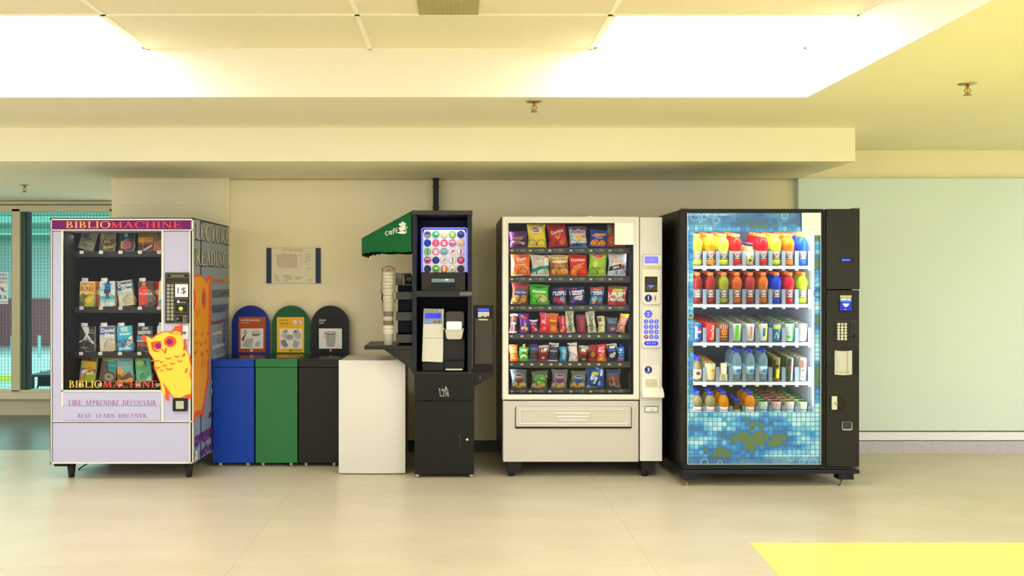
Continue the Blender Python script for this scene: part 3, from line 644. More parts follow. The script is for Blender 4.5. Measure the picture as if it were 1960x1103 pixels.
# ---- paperbacks (each one a thing: cover block with pages, most with a library slip)
BKS = [
 [  # name label, tilt, top px, colours
  ('grey green', 'grey-green paperback leaning over in the top row', 14, '#8C8F76', [('R', .12, .5, .5, .95, '#5B5F4C'), ('E', .62, .52, .12, .07, '#4F8E7C'), ('R', .05, .12, .95, .34, '#A6A688'), ('T', 'CHAMBERLAIN', .5, .2, .85, .12, '#4A4C3C')], 0, 0),
  ('brown', 'brown romance paperback with yellow script title, top row', 2, '#5C4C3E', [('R', 0, .55, 1, 1, '#8E7C62'), ('P', [(.1, .2), (.3, .7), (.35, .9), (.15, .8)], '#B7A084'), ('R', .5, .8, .8, .9, '#9A4238'), ('T', 'Joy', .5, .42, .45, .16, '#D9C65A', 10), ('T', 'Bound', .6, .2, .65, .17, '#D9C65A', 6)], 0, 0),
  ('teal', 'dark teal paperback with a pink oval below a blue dot, top row', 1, '#1C332F', [('E', .48, .72, .13, .1, '#5FA6A4'), ('R', .18, .1, .9, .45, '#7E3F52'), ('E', .52, .3, .34, .2, '#B85668'), ('R', .15, .1, .25, .45, '#D4A648')], 0, 0),
  ('sunset', 'sunset-coloured paperback with a pale beam across the foot, top row', -1, '#8F5F24', [('R', 0, .4, 1, .62, '#D9A322'), ('R', 0, .3, 1, .4, '#C23F1E'), ('R', 0, 0, 1, .3, '#4A3A2C'), ('P', [(.25, .03), (.9, .3), (.95, .22), (.45, .03)], '#CFC9BC'), ('T', 'BROWN', .5, .86, .85, .2, '#6E5A2C')], 0, 0),
  ('orange', 'orange paperback half hidden by the window edge, top row', 0, '#8C6A34', [('R', 0, 0, 1, .42, '#C96A32'), ('R', .2, .5, .8, .9, '#6E5226')], 0, 0)],
 [('burke', 'yellow thriller paperback with tall red author lettering, second row', 1, '#E6D98E', [('R', 0, 0, 1, .45, '#C4B83C'), ('R', .6, .3, 1, .95, '#EDC25A'), ('E', .25, .3, .26, .22, '#7C8248'), ('E', .6, .25, .24, .12, '#F2DA3C'), ('R', 0, 0, .35, .2, '#5E6A3A'), ('T', 'JAMES LEE', .5, .88, .86, .11, '#D8442E'), ('T', 'BURKE', .5, .70, .88, .2, '#DC3A22')], 1, .0),
  ('forgotten', 'white and turquoise paperback with a blue-coated figure, second row', -2, '#CFE6E4', [('R', 0, .28, 1, .42, '#56B9CB'), ('R', 0, .15, 1, .28, '#9ED6DA'), ('R', 0, .6, .35, .68, '#7CCAD4'), ('T', 'DAVID', .5, .88, .7, .1, '#3C86C8'), ('T', 'BALDACCI', .5, .74, .86, .12, '#7AB0DC'), ('R', .32, .68, .72, .93, '#2466B4'), ('E', .56, .96, .1, .05, '#3A2E2C'), ('P', [(.3, .68), (.74, .68), (.7, .5), (.62, .55), (.6, .28), (.52, .28), (.5, .5), (.44, .3), (.36, .3), (.38, .52), (.26, .5)], '#45484C'), ('T', 'FORGOTTEN', .5, .1, .9, .14, '#F2F2EA')], 1, 0),
  ('silva', 'blue-topped spy paperback tilted over in the second row', -8, '#D9CFAE', [('R', 0, .62, 1, .97, '#35608E'), ('R', 0, .42, 1, .62, '#B4C4B2'), ('R', .5, .05, 1, .3, '#D9B866'), ('E', .55, .22, .32, .16, '#C4B9A2'), ('T', 'Daniel', .52, .83, .9, .17, '#F2EFE2'), ('T', 'Silva', .62, .65, .7, .16, '#F2EFE2'), ('T', 'THE ENGLISH', .5, .95, .8, .03, '#D8E0EA')], 0, 0),
  ('trollope', 'black paperback with a woman in a red coat, second row', -3, '#4B463E', [('P', [(.02, .05), (.02, .7), (.25, .82), (.5, .82), (.72, .62), (.7, .3), (.6, .25), (.6, .06)], '#E8412C'), ('E', .38, .9, .13, .09, '#C9864A'), ('R', .6, .15, .95, .6, '#7C7660'), ('T', 'Joanna', .55, .62, .5, .08, '#F2A79A'), ('T', 'Trollope', .5, .49, .85, .14, '#F4C9BE')], 1, .0),
  ('cream', 'pale yellow paperback at the window edge, second row', 2, '#EEDF9E', [('R', 0, 0, 1, .2, '#D9B05C'), ('P', [(0, .2), (.3, .35), (.3, .1), (0, .05)], '#5EA6A8'), ('R', 0, .5, 1, .52, '#DDC786')], 1, 0)],
 [('swan', 'black paperback with a white twisted dress, third row', 0, '#34302A', [('P', [(.15, .98), (.6, .98), (.64, .78), (.55, .68), (.98, .36), (.95, .28), (.6, .44), (.3, .46), (.0, .42), (0, .36), (.2, .42), (.42, .68), (.3, .8)], '#DCDAD2'), ('P', [(.3, .5), (.5, .6), (.66, .48), (.5, .42)], '#93A4AE'), ('T', 'Fifty Shades', .78, .84, .4, .05, '#C9BFAE'), ('T', 'of Grey', .8, .74, .36, .06, '#E4DECF'), ('T', 'E L James', .36, .16, .5, .05, '#D8D2C4')], 1, 0),
  ('silva2', 'blue and sand spy paperback standing straight in the third row', -3, '#DDD4B2', [('R', 0, .66, 1, .98, '#4C62A4'), ('R', 0, .44, 1, .66, '#C3CCBE'), ('R', .5, .05, 1, .28, '#D9B45C'), ('E', .62, .24, .3, .14, '#C9BCA8'), ('T', 'Daniel', .55, .83, .88, .16, '#F4F1E6'), ('T', 'Silva', .66, .64, .62, .15, '#F4F1E6')], 1, 0),
  ('surge', 'sky-blue adventure paperback with a white wave, third row', -4, '#2E9CCB', [('R', 0, .45, .4, .95, '#3FA9D2'), ('P', [(.5, .45), (1, .75), (1, 1), (.55, 1)], '#35B9C0'), ('P', [(.22, .95), (.7, .97), (.76, .78), (.3, .76)], '#A8D8C8'), ('R', .18, .64, .9, .71, '#CFE4E4'), ('P', [(.5, .08), (.98, .3), (1, .6), (.8, .55), (.6, .3)], '#E6EDE2'), ('T', 'MAXIMUM', .48, .4, .86, .13, '#6A4A2E'), ('T', 'SECURITY', .6, .26, .7, .12, '#4E4A3C'), ('R', .1, .06, .9, .14, '#DCE6EC')], 1, 0),
  ('sandford', 'black thriller paperback with white author and orange title, third row', -2, '#2C3A40', [('R', 0, .45, 1, .62, '#2F83A8'), ('R', 0, .38, 1, .45, '#B8B49A'), ('T', 'JOHN', .55, .9, .4, .13, '#F2F2EC'), ('T', 'SANDFORD', .52, .75, .9, .14, '#F2F2EC'), ('T', 'FIRE', .42, .25, .75, .15, '#D9642C'), ('R', .1, .02, .9, .1, '#42382C')], 1, 0),
  ('white', 'white paperback behind the owl drawing, third row', 2, '#E4DFD4', [('R', .1, .4, .9, .44, '#B4ACA0')], 1, 0)],
 [('yellow', 'yellow children paperback with a rainbow spine, bottom row', 5, '#E8C22E', [('R', 0, 0, 1, .28, '#A9C23C'), ('R', .0, .4, 1, .55, '#8C5E4A'), ('R', 0, .86, 1, 1, '#6E5A2A'), ('E', .5, .42, .4, .1, '#EFE6C4'), ('E', .6, .52, .12, .14, '#E68A24'), ('R', -.0, .6, .1, .8, '#58B060'), ('R', 0, .4, .1, .6, '#4088C8'), ('R', 0, .2, .1, .4, '#B85CC0'), ('R', 0, .05, .1, .2, '#E03C74'), ('E', .5, .93, .1, .05, '#3A2E1C')], 0, 0),
  ('teal2', 'teal and brown comic paperback tilted back in the bottom row', 7, '#5C4C3C', [('P', [(.35, 1), (1, 1), (1, .42), (.55, .45), (.42, .7)], '#1B9390'), ('R', .5, .66, .98, .72, '#5FB0A0'), ('R', 0, .93, 1, 1, '#C9BE7E'), ('T', 'Geronimo', .5, .88, .85, .07, '#D8E27C'), ('L', [(.2, .9), (.25, .5), (.5, .3)], .04, '#77664E'), ('E', .6, .2, .33, .16, '#A49C7C'), ('T', 'R', .65, .22, .3, .1, '#4C4434')], 0, 0),
  ('orange2', 'orange and sky-blue picture paperback, bottom row', -3, '#7DB6AE', [('P', [(0, 0), (0, .75), (.5, .35), (1, .12), (1, 0)], '#E9A03C'), ('P', [(0, .3), (.18, .36), (.3, .2), (.45, .28), (.7, .4), (.9, .34), (1, .2), (.8, .18), (.5, .1), (.1, .1)], '#6E5A44'), ('T', 'Le voyage', .55, .9, .7, .1, '#4C86A0'), ('R', .1, .62, .9, .65, '#A4CCC8')], 0, 0),
  ('green2', 'spring-green picture paperback with a small figure, bottom row', -5, '#5DB57C', [('E', .3, .78, .24, .12, '#B4CC6A'), ('E', .66, .82, .06, .05, '#5A3A28'), ('R', .6, .62, .72, .78, '#3C78B4'), ('P', [(.6, .05), (1, .3), (1, .05)], '#D8E8DC')] + [('E', .1 + .13 * (i % 6), .35 + .11 * (i // 6) * 1.7, .02, .015, '#2C5A44') for i in range(18)] + [('O', .45, .25, .3, .16, .03, '#A6D8C0')], 0, 0)]]
BW, BH, BT = .106, .172, .02
for r, row in enumerate(BKS):
    for k_, (nm_, lab, tilt, col, els_, slip, dz) in enumerate(row):
        bw = BW * (1.0 if r != 3 else 1.02); bh = BH * (1.04 if r in (1, 2) else 1.0)
        if r == 0: bh = .158
        zz = Z(SHY[r], bk_y - .06) + .003
        t_ = thing('paperback_book', lab, 'book', (X(XL[r][k_], bk_y), bk_y, zz + abs(math.sin(math.radians(tilt))) * (bw / 2 + .002)), 'paperbacks in the book vending cabinet')
        c_ = MB(rough=.4); c_.box(-bw / 2, bw / 2, -.0015, 0, 0, bh, col); c_.box(-bw / 2, bw / 2, BT, BT + .0015, 0, bh, col); c_.box(-bw / 2, -bw / 2 + .0015, 0, BT, 0, bh, col)
        c_.decal(lambda u, v, l: ((u - .5) * bw, -.0015 - l, v * bh), els_, 1, .0003, .00012); c_.build('cover', t_, local=True)
        MB().box(-bw / 2 + .002, bw / 2 - .001, .0002, BT - .0002, .001, bh - .001, '#E3DCC6').build('pages', t_, local=True)
        if slip:
            q = MB(); q.box(-bw / 2 + .008, .0, .004, .005, bh - .02, bh + .024, '#E9E4E4'); q.decal(lambda u, v, l: (u, .004 - l, v), [('E', -bw / 2 + .018, bh + .01, .004, .004, '#4A4456')], 1); q.build('library_slip', t_, local=True)
        t_.rotation_euler = (-.06, math.radians(tilt), 0)
# a second book seen behind some of the second row
for px, col, lab in ((184.5, '#D9782C', 'orange paperback squeezed behind the yellow thriller, second row'), (224, '#B0402E', 'red paperback standing behind the blue-coated figure book'), (298, '#C8241C', 'bright red paperback behind the red-coat book')):
    t_ = thing('paperback_book', lab, 'book', (X(px, bk_y + .06), bk_y + .06, Z(588.5, bk_y - .06) + .001), 'paperbacks in the book vending cabinet')
    c_ = MB(rough=.4); c_.box(-BW / 2, BW / 2, -.0015, 0, 0, BH * 1.06, col); c_.box(-BW / 2, BW / 2, BT, BT + .0015, 0, BH * 1.06, col); c_.decal(lambda u, v, l: ((u - .5) * BW, -.0015 - l, v * BH), [('R', .1, .5, .9, .7, '#E8C69A')], 1); c_.build('cover', t_, local=True)
    MB().box(-BW / 2 + .002, BW / 2 - .001, .0002, BT - .0002, .001, BH - .001, '#E3DCC6').build('pages', t_, local=True)

# ================================================================ recycling bins
BINY = 6.30
def bin_(px0, px1, pxc, name_lab, col, colside, poster, casters):
    x0, x1 = X(px0, BINY), X(px1, BINY); z0, z1 = Z(886.5, BINY), Z(688, BINY); yb = 6.79
    t = thing('recycling_bin', name_lab, 'bin', ((x0 + x1) / 2, BINY + .22, 0), 'sorting bins standing side by side')
    m_ = M(col, .38, noise=.03, scale=3)
    b = MB(); zt = Z(704, BINY); b.box(x0, x1, BINY, yb - .04, z0, zt, m_); b.build('bin_body', t, bevel=.003)
    l = MB(); l.box(x0 - .001, x1 + .001, BINY - .004, yb - .03, zt + .003, z1, m_)
    l.build('lid_housing', t, bevel=.003)
    g = MB(); g.box(x0 + .012, x1 - .012, BINY + .08, yb - .06, z1, z1 + .003, M('#0C0C0A', .12)); g.build('opening', t)
    xc = X(pxc, yb); hw = .149; zb = z1 - .01; zt2 = Z(585, yb); pts = [(xc - hw, zb), (xc + hw, zb)]
    for i in range(0, 25): a = PI * i / 24; pts.append((xc + hw * math.cos(a), zt2 - hw + hw * math.sin(a)))
    MB().prism(pts, yb - .012, yb, M(colside, .35)).build('arched_backboard', t, bevel=.002)
    p = MB(rough=.45); yp = yb - .013; p.pbox(*poster[0], yp - .001, yp, poster[1]); p.decal(front(yp - .001), poster[2], -1, .0004, .0002); p.build('sorting_label', t)
    for cx_, sy in ((x0 + .05, .04), (x1 - .05, .04), (x0 + .05, .36), (x1 - .05, .36)):
        c_ = MB(); c_.cyl((cx_ - .009, BINY + sy, .024), .0235, .018, M('#B9B49C', .4), 'x', 16); c_.box(cx_ - .014, cx_ + .014, BINY + sy - .006, BINY + sy + .012, .02, z0, M('#8A8776', .3, 1)); c_.build('caster', t)
    return t
gy, W_, dk_ = '#8F8C86', '#E6E3DA', '#55524E'
bin_(407, 486, 480.5, 'blue sorting bin with orange food waste label, next to the book cabinet', '#0A3A9E', '#0A2A86',
    ((456.5, 508, 607, 674.5), '#B0501E', [('T', 'MATIÈRES ORGANIQUES', 479.5, 613, 37, 4.5, '#EFE6DA'), ('T', 'ORGANIC WASTE', 469, 618, 15, 2, '#E3CDB8'), ('R', 460.5, 629, 504, 667.5, W_, 1),
        ('L', [(465, 650), (469, 642), (471, 634), (468, 633)], 3, gy), ('L', [(464.5, 651), (466.5, 646)], 4.2, dk_), ('E', 469.5, 636.5, 3.4, 4.4, '#B5B2AC'), ('E', 490, 637, 8.5, 5.5, '#A9A4A2'), ('E', 490, 635.5, 7, 3.2, '#C9C4C2'), ('A', 490, 638, 8.3, 5.5, 10, 170, 1, dk_), ('L', [(483, 642), (497, 641)], 1.6, dk_),
        ('P', [(471, 650), (484, 648), (483, 658), (476, 666), (463, 662)], '#B4B1AB'), ('L', [(471, 650), (484, 648), (483, 658)], .5, dk_), ('E', 480, 662, 3.4, 3.4, '#C4C2BC'), ('P', [(491, 651), (494, 654), (499, 650), (498, 657), (495, 664), (488, 662), (489, 656), (493, 656)], '#BEBAB4'), ('O', 493, 660, 3.2, 3, .5, dk_), ('E', 481.5, 670.8, 2.8, 2.8, '#EDE6DA'), ('P', [(480, 672), (483, 672), (481.5, 669)], '#7A4A2C')]), 1)
bin_(489, 569, 557.5, 'green sorting bin with yellow recyclables label, in the middle of the three', '#2A6A3A', '#045424',
    ((530, 582, 607.5, 675), '#EDB91C', [('T', 'PLASTIQUE', 543, 613.5, 17, 3.2, '#4A3C12'), ('T', 'VERRE  MÉTAL', 546, 619, 23, 3.2, '#4A3C12'), ('T', 'plastic glass metal', 543.5, 623.5, 18, 1.8, '#6A5A22'), ('R', 535.5, 629.5, 578.5, 667.5, W_, 1), ('E', 565, 617, 4.6, 4.6, '#E9E6DE'), ('O', 565, 617, 4.6, 4.6, .7, '#D8442E'), ('L', [(561.5, 620), (568.5, 614)], .8, '#D8442E'), ('E', 575, 616.8, 4.6, 4.6, '#D9D6CE'), ('O', 575, 616.8, 4.6, 4.6, .7, '#D8442E'), ('L', [(571.5, 620), (578.5, 614)], .8, '#D8442E'),
        ('P', [(541, 633), (549, 631), (551, 636), (546, 648), (538, 645)], '#BDBAB4'), ('E', 547, 634, 4, 2.6, '#8F8C86'), ('P', [(562, 632), (571, 631), (577, 640), (576, 649), (566, 649), (560, 640)], '#B2AFAA'), ('E', 566, 635, 2.6, 2, dk_), ('E', 554, 646, 8, 5.4, '#A4A19B'), ('O', 555, 645, 3.4, 2.6, .7, dk_), ('P', [(537, 652), (545, 649), (552, 662), (546, 666), (538, 660)], '#9A978F'), ('L', [(541, 652), (546, 665)], 1.3, '#3E3D44'), ('L', [(545, 651), (550, 663)], 1.3, '#3E3D44'), ('P', [(563, 650), (575, 653), (571, 664), (565, 667), (560, 663)], '#ABA8A2'), ('E', 571, 653.5, 4.4, 2, '#C9C6C0'), ('O', 556, 670.8, 2, 2, 1.1, '#5A4218'), ('T', 'RECYCLABLE', 568.5, 670.8, 17, 2.6, '#5A4A1A')]), 0)
bin_(571.5, 652, 632.5, 'black sorting bin with a garbage can drawing, next to the white fridge', '#1B1A16', '#0E0F0D',
    ((606, 657, 607, 675), '#11110F', [('T', 'DÉCHETS', 617.5, 613, 13.5, 3.8, '#E4E2DC'), ('T', 'WASTE', 615.2, 618.5, 9, 3.4, '#CFCdc6'), ('R', 610.5, 629, 654.5, 667.5, W_, 1), ('P', [(622.5, 641), (642, 641), (640, 663), (636, 665), (628, 665), (625, 663)], '#BDBBB4'), ('E', 632, 637.5, 12, 4, '#8E8C86'), ('E', 632, 636.3, 10, 2.8, '#BDBBB4'), ('L', [(624, 640.5), (641, 640.5)], 1, dk_)] + [('L', [(625.5 + i * 3.2, 643), (626.8 + i * 2.7, 663)], .9, '#77746E') for i in range(6)] + [('L', [(620.5, 641), (620.5, 646), (623, 646)], .7, dk_), ('L', [(643.5, 641), (643.5, 646), (641, 646)], .7, dk_), ('E', 633, 670.6, 2.8, 2.8, '#C43A48'), ('L', [(631.5, 672), (634.5, 669)], .7, '#EDD8D8')]), 2)

# ================================================================ white mini fridge
FY = 6.05; fx0, fx1 = X(648, FY), X(775.5, FY); wm = M('#D3D0C6', .35, noise=.01)
fr_ = thing('mini_fridge', 'white mini fridge with a plain rounded door beside the black bin', 'fridge', ((fx0 + fx1) / 2, FY + .25, 0))
MB().box(fx0 + .004, fx1 - .004, FY + .05, 6.52, .04, Z(690, FY) - .004, wm).build('cabinet', fr_, bevel=.008)
b = MB(); zt = Z(690, FY); zb = Z(907, FY)
def fd(u, v):
    return (fx0 + (fx1 - fx0) * u, FY + .012 - .012 * math.sin(PI * u) ** .6, zb + (zt - zb) * v)
b.grid(fd, 16, 1, wm); n = len(b.v); b.box(fx0, fx1, FY + .012, FY + .045, zb, zt, wm)
for v_ in (0, 1):
    k0 = b.mi(wm); idx = [i + v_ * 17 for i in range(17)]; b.face(idx if v_ else idx[::-1], k0)
b.build('door', fr_, bevel=.003)
MB().box(fx0 + .002, fx1 - .002, FY + .045, FY + .052, zb + .01, zt - .01, M('#6E6A58', .6)).build('door_seal', fr_)
MB().prism([(fx1 - .075, zt), (fx1 - .002, zt), (fx1 - .002, zt + .006), (fx1 - .06, zt + .008)], FY + .02, FY + .07, M('#DAD6C8', .4)).build('hinge_cap', fr_, bevel=.002)
for x_ in (fx0 + .03, fx1 - .03):
    for y_ in (FY + .06, 6.46): MB().cyl((x_, y_, 0), .014, .045, M('#1A1A18', .5), n=12).build('foot', fr_)

# ================================================================ framed evacuation plan on the wall
PY = YW - .014
mp_ = thing('evacuation_plan', 'cream evacuation plan sheet between two dark navy side strips on the wall', 'wall sign', (X(561.5, PY), PY, Z(542, PY)))
p = MB(rough=.25); p.pbox(519.5, 604, 475.3, 542, PY, PY + .004, '#DDD6B6'); o_ = '#8C8468'
els_ = [('T', 'PLAN D\'ÉVACUATION  EVACUATION PLAN', 561, 478, 38, 2.1, '#5E583E'), ('T', 'NIVEAU 1  LEVEL', 561, 480.7, 16, 1.6, '#5E583E'),
    ('P', [(529, 488), (540, 486), (566, 486), (569, 490), (569, 512), (560, 514), (545, 513), (530, 511)], '#CBBC9C'), ('L', [(526, 487), (534, 491), (575, 488), (576, 510)], .35, o_), ('L', [(570, 516), (570, 520)], .5, o_)]
for (u, v, w_) in ((528, 528, 8), (530, 531, 6), (529, 534, 5), (531, 537, 7), (549, 528, 16), (550, 531, 14), (552, 534, 15), (571, 531, 16), (570, 534, 10), (547, 537.5, 9), (592, 514, 9), (590, 487, 8), (592, 492, 4), (588, 496, 3), (592, 499, 5), (586, 502, 6), (575, 482, 6), (593, 536, 12)):
    els_.append(('R', u - w_ / 2, v - .45, u + w_ / 2, v + .45, o_ if (u, v) != (547, 537.5) else '#C2745A', 1))
els_ += [('L', [(588, 489), (585, 500)], .5, o_), ('L', [(592, 489), (592, 497)], .5, o_)]
p.decal(front(PY), els_, -1); p.build('plan_sheet', mp_)
for a, b_ in ((510, 519.5), (604, 613.5)): MB().pbox(a, b_, 475, 542.5, PY - .003, PY + .008, M('#14243A', .2)).build('side_strip', mp_)
# ================================================================ coffee kiosk
KY = 5.95; kx0, kx1 = X(793, KY), X(908, KY); kb = M('#161511', .42, noise=.05, scale=4); kd = M('#0E0F12', .45); ke = M('#26251F', .4)
ks = thing('coffee_kiosk', 'tall black coffee kiosk with trash cabinet below and green awning on its flank', 'kiosk', ((kx0 + kx1) / 2, 6.2, 0))
zc = Z(716, KY); KB = 6.48
# lower cabinet
b = MB(); b.box(kx0 + .004, kx1 - .004, KY + .012, KB, .022, zc - .004, kb); b.build('base_cabinet', ks)
b = MB(); b.pbox(793, 908, 716, 767, KY, KY + .012, kb); b.pbox(791, 909, 714, 717, KY - .004, KY + .02, ke); b.build('upper_fascia', ks, bevel=.002)
b = MB(); b.pbox(816, 890, 738, 764.5, KY - .003, KY, M('#121110', .35))
w_ = '#C9C7C0'
b.decal(front(KY - .003), [('L', [(841, 744.5), (843, 758.5), (848.5, 758.5), (850.5, 748)], .9, w_), ('L', [(839.6, 744), (842.5, 745)], .8, w_), ('L', [(845, 748), (847, 744), (848.5, 749)], .8, w_), ('E', 853.7, 741.6, 1.3, 1.4, w_), ('L', [(853, 743.5), (856, 744.5), (857.5, 750), (858.5, 758.8)], .9, w_), ('L', [(853, 744), (849.5, 747.5), (846.5, 747.5)], .9, w_), ('L', [(853.5, 744.5), (853, 751), (854, 755), (851.8, 758.8)], .9, w_), ('L', [(855.5, 751), (856, 756), (857.5, 758.8)], .8, w_)], -1)
b.build('trash_flap', ks, bevel=.002)
dr = MB().pbox(793.5, 907.5, 769, 908, KY - .004, KY + .012, kb).build('cabinet_door', ks, bevel=.003)
q = MB(); q.pbox(873, 886, 824.5, 858.5, KY - .007, KY - .004, ke); q.pbox(874.5, 884.5, 826, 857, KY - .0075, KY - .007, M('#171613', .5))
pts = [(X(876, KY), Z(829, KY)), (X(881, KY), Z(829, KY)), (X(883, KY), Z(841, KY)), (X(881, KY), Z(855, KY)), (X(877, KY), Z(855, KY)), (X(879, KY), Z(841, KY))]
q.prism(pts, KY - .022, KY - .007, M('#2C2B26', .35)); q.build('door_handle', dr, bevel=.001)
MB().lathe([(0, .010), (.010, .009), (.011, 0)], (X(894, KY), KY - .004, Z(841.5, KY)), M('#CFCCB8', .25, 1), 16, 'y').build('lock', dr)
for x_ in (kx0 + .02, kx1 - .02):
    for y_ in (KY + .03, KB - .04): MB().cyl((x_, y_, 0), .016, .024, M('#B9B8AE', .3, .8), n=12).build('foot', ks)
# upper frame
ux0, ux1 = X(789, KY), X(903.5, KY); zt = Z(403, KY); tw = .030; navy = M('#1B1E27', .4)
b = MB()
b.box(ux0, ux0 + tw, KY + .003, KB, zc, zt - .03, navy); b.box(ux1 - tw, ux1, KY + .003, KB, zc, zt - .03, navy); b.box(ux0 + tw, ux1 - tw, KB - .02, KB, zc, zt - .03, M('#0D0F16', .5))
b.build('frame', ks, bevel=.002)
b = MB(); b.box(ux0 - .003, ux1 + .003, KY - .006, KB, zt - .03, zt, M('#3E3C33', .4)); b.build('top_panel', ks, bevel=.004)
b = MB(); b.pbox(789.5, 904.5, 557, 568.5, KY - .003, KB - .02, M('#26272A', .4)); b.pbox(880, 903.5, 559, 566, KY - .004, KY - .003, M('#6A665A', .3, .5)); b.build('middle_shelf', ks, bevel=.002)
b = MB(); b.pbox(789.5, 904.5, 712.2, 714, KY - .003, KB - .02, ke); b.build('counter', ks)
# pod display
DY = 6.03
pd = MB(); white = M('#D9D8F2', .5); gl_ = (X(811, DY), X(890.5, DY), Z(521.5, DY), Z(440, DY))
pd.rrect(gl_[0], gl_[1], gl_[2], gl_[3], .012, DY, DY + .02, white); pod_rack = pd.build('pod_rack', ks)
led = M('#3A3CFF', .5, emit=5); le2 = M('#D6D9FF', .5, emit=1.6)
b = MB()
xa, xb, za, zb = X(807.5, DY), X(894, DY), Z(521.5, DY), Z(437, DY)
path = [(xa, DY - .002, za)] + [(xa + .014 - .014 * math.cos(a), DY - .002, zb - .014 + .014 * math.sin(a)) for a in (0, .5, 1, 1.57)] + [(xb - .014 + .014 * math.sin(a), DY - .002, zb - .014 + .014 * math.cos(a)) for a in (0, .5, 1, 1.57)] + [(xb, DY - .002, za)]
b.tube(path, .004, led, 6); b.build('light_strip', pod_rack)
b = MB()
for i in range(28):
    for px in (810.3, 891.6): b.pbox(px - .6, px + .6, 446 + i * 2.7, 447.4 + i * 2.7, DY - .004, DY - .002, le2)
b.build('light_dots', pod_rack)
podc = [['#7E846E', '#2FA45A', '#D9B878', '#7AAE3A', '#2F2F5E'], ['#1C3A8E', '#D94A62', '#DC4A64', '#C0647A', '#E0B880'], ['#7FBE7E', '#E07A8E', '#6E98A0', '#E2D2E2', '#E6D6DE'], ['#B85E86', '#22387E', '#D6D2CC', '#D8D2C4', '#B42C5C'], ['#24304E', '#3FA636', '#D8783C', '#DCD2B0', '#3A3048']]
acc = [['#2E3A5E', '#BFE2C0', '#F0DCA0', '#D8D66A', '#5A5A7E'], ['#1C3A8E', '#E87888', '#F0D0D8', '#D9B0B8', '#E8C8B0'], ['#4A8A4A', '#E8D0D8', '#90B8B8', '#D0603C', '#C84A4A'], ['#7A3A6E', '#22387E', '#9AA0A0', '#8A8A80', '#D86A4C'], ['#24304E', '#C8DCA8', '#E8E0D8', '#A89A6E', '#4A3048']]
rown = ['top', 'second', 'third', 'fourth', 'lowest']; coln = ['first', 'second', 'middle', 'fourth', 'last']
hue = [['grey green', 'bright green', 'tan', 'lime green', 'dark navy'], ['royal blue', 'coral red', 'red', 'rose and white', 'cream'], ['pale green', 'pink', 'slate', 'lilac', 'white and red'], ['mauve', 'deep blue', 'white', 'ivory', 'crimson'], ['ink blue', 'grass green', 'orange', 'beige', 'plum']]
for r in range(5):
    for c_ in range(5):
        px, py2 = 818.3 + c_ * 15.9, 448.8 + r * 16.5; x, z = X(px, DY), Z(py2, DY); R0 = .0245
        MB().cyl((x, DY - .0005, z), .0258, .0012, M('#3A3A66', .5), 'y', 24).build('pod_hole', pod_rack)
        t = thing('coffee_pod', f'{hue[r][c_]} coffee pod lid, {coln[c_]} in the {rown[r]} row of the glowing rack', 'coffee pod', (x, DY - .003, z), 'coffee pods in the glowing rack')
        p = MB(rough=.35); p.lathe([(.0235, 0), (R0, .0008), (R0, .0022), (.0225, .003)], (0, 0, 0), podc[r][c_], 24, 'y')
        els = []
        if (r, c_) not in ((1, 0), (3, 1)):
            k_ = (r * 5 + c_) % 4; A_ = acc[r][c_]
            els = [[('P', [(-.02, 0), (-.013, .015), (.013, .015), (.02, 0)], A_)], [('E', .004, .004, .012, .008, A_), ('E', -.004, -.008, .006, .004, '#6A5A4A')], [('R', -.004, -.019, .006, .019, A_, 1)], [('E', 0, -.006, .013, .009, A_), ('R', -.014, .006, .014, .010, '#EDE9E4', 1)]][k_]
        p.decal(lambda u, v, l: (u, -.003 - l, v), els, 1); p.build('foil_lid', t, local=True)
area('kiosk_glow', ((ux0 + ux1) / 2, KY + .03, zt - .05), (.35, 0, 0), .3, .02, .8, (.5, .5, 1))
b = MB(); b.pbox(807, 890.5, 521.8, 556.5, KY + .03, KY + .2, M('#2A2820', .45))
b.pbox(821, 875, 528.5, 554.5, KY + .028, KY + .03, M('#2A2923', .4)); b.pbox(824, 872, 531.5, 552, KY + .024, KY + .028, M('#1A1916', .3)); b.build('dispenser_head', ks, bevel=.002)
b = MB(); b.pbox(825.5, 870.5, 533, 550.5, KY + .022, KY + .024, M('#0A0B0C', .15)); b.pbox(826, 870, 533.5, 540.5, KY + .0215, KY + .022, M('#6F8A8A', .2)); b.pbox(852, 858, 535, 536.6, KY + .021, KY + .0215, M('#E4F4FF', .2, emit=1)); b.build('display_slot', ks)
# awning
A0, A1 = KY + .01, KB - .02; gr = M('#155C30', .8, noise=.12, scale=6, bump=.2); gin = M('#123A20', .9)
aw = thing('awning', 'dark green fabric awning with white cup emblem on the kiosk flank', 'awning', (X(740, KY), 6.2, Z(487, KY)))
xr = ux0 - .006; xl = X(692, KY); zt0 = Z(405, KY); zl = Z(456, KY); zbt = Z(484, KY)
top_ = [(xr, zt0), (xr - .01, zt0), (X(780, KY), Z(408.5, KY)), (xl + .004, zl)]
def side_pts():
    bot = [(xr, Z(482, KY))]
    n = 22
    for i in range(n + 1):
        u = i / n; px = 786 - 94 * u; py2 = 481.5 + (4.5 * (u > .7)) * (u - .7) / .3 + (1.6 * abs(math.sin(u * 9)) if u < .7 else 1.5 * math.sin(u * 60))
        bot.append((X(px, KY), Z(py2, KY)))
    return top_ + [(xl, zbt - .006)] + bot[::-1]
pl = side_pts()
b = MB(rough=.8); b.prism(pl, A0, A0 + .004, gr)
wv = '#E6E8DC'
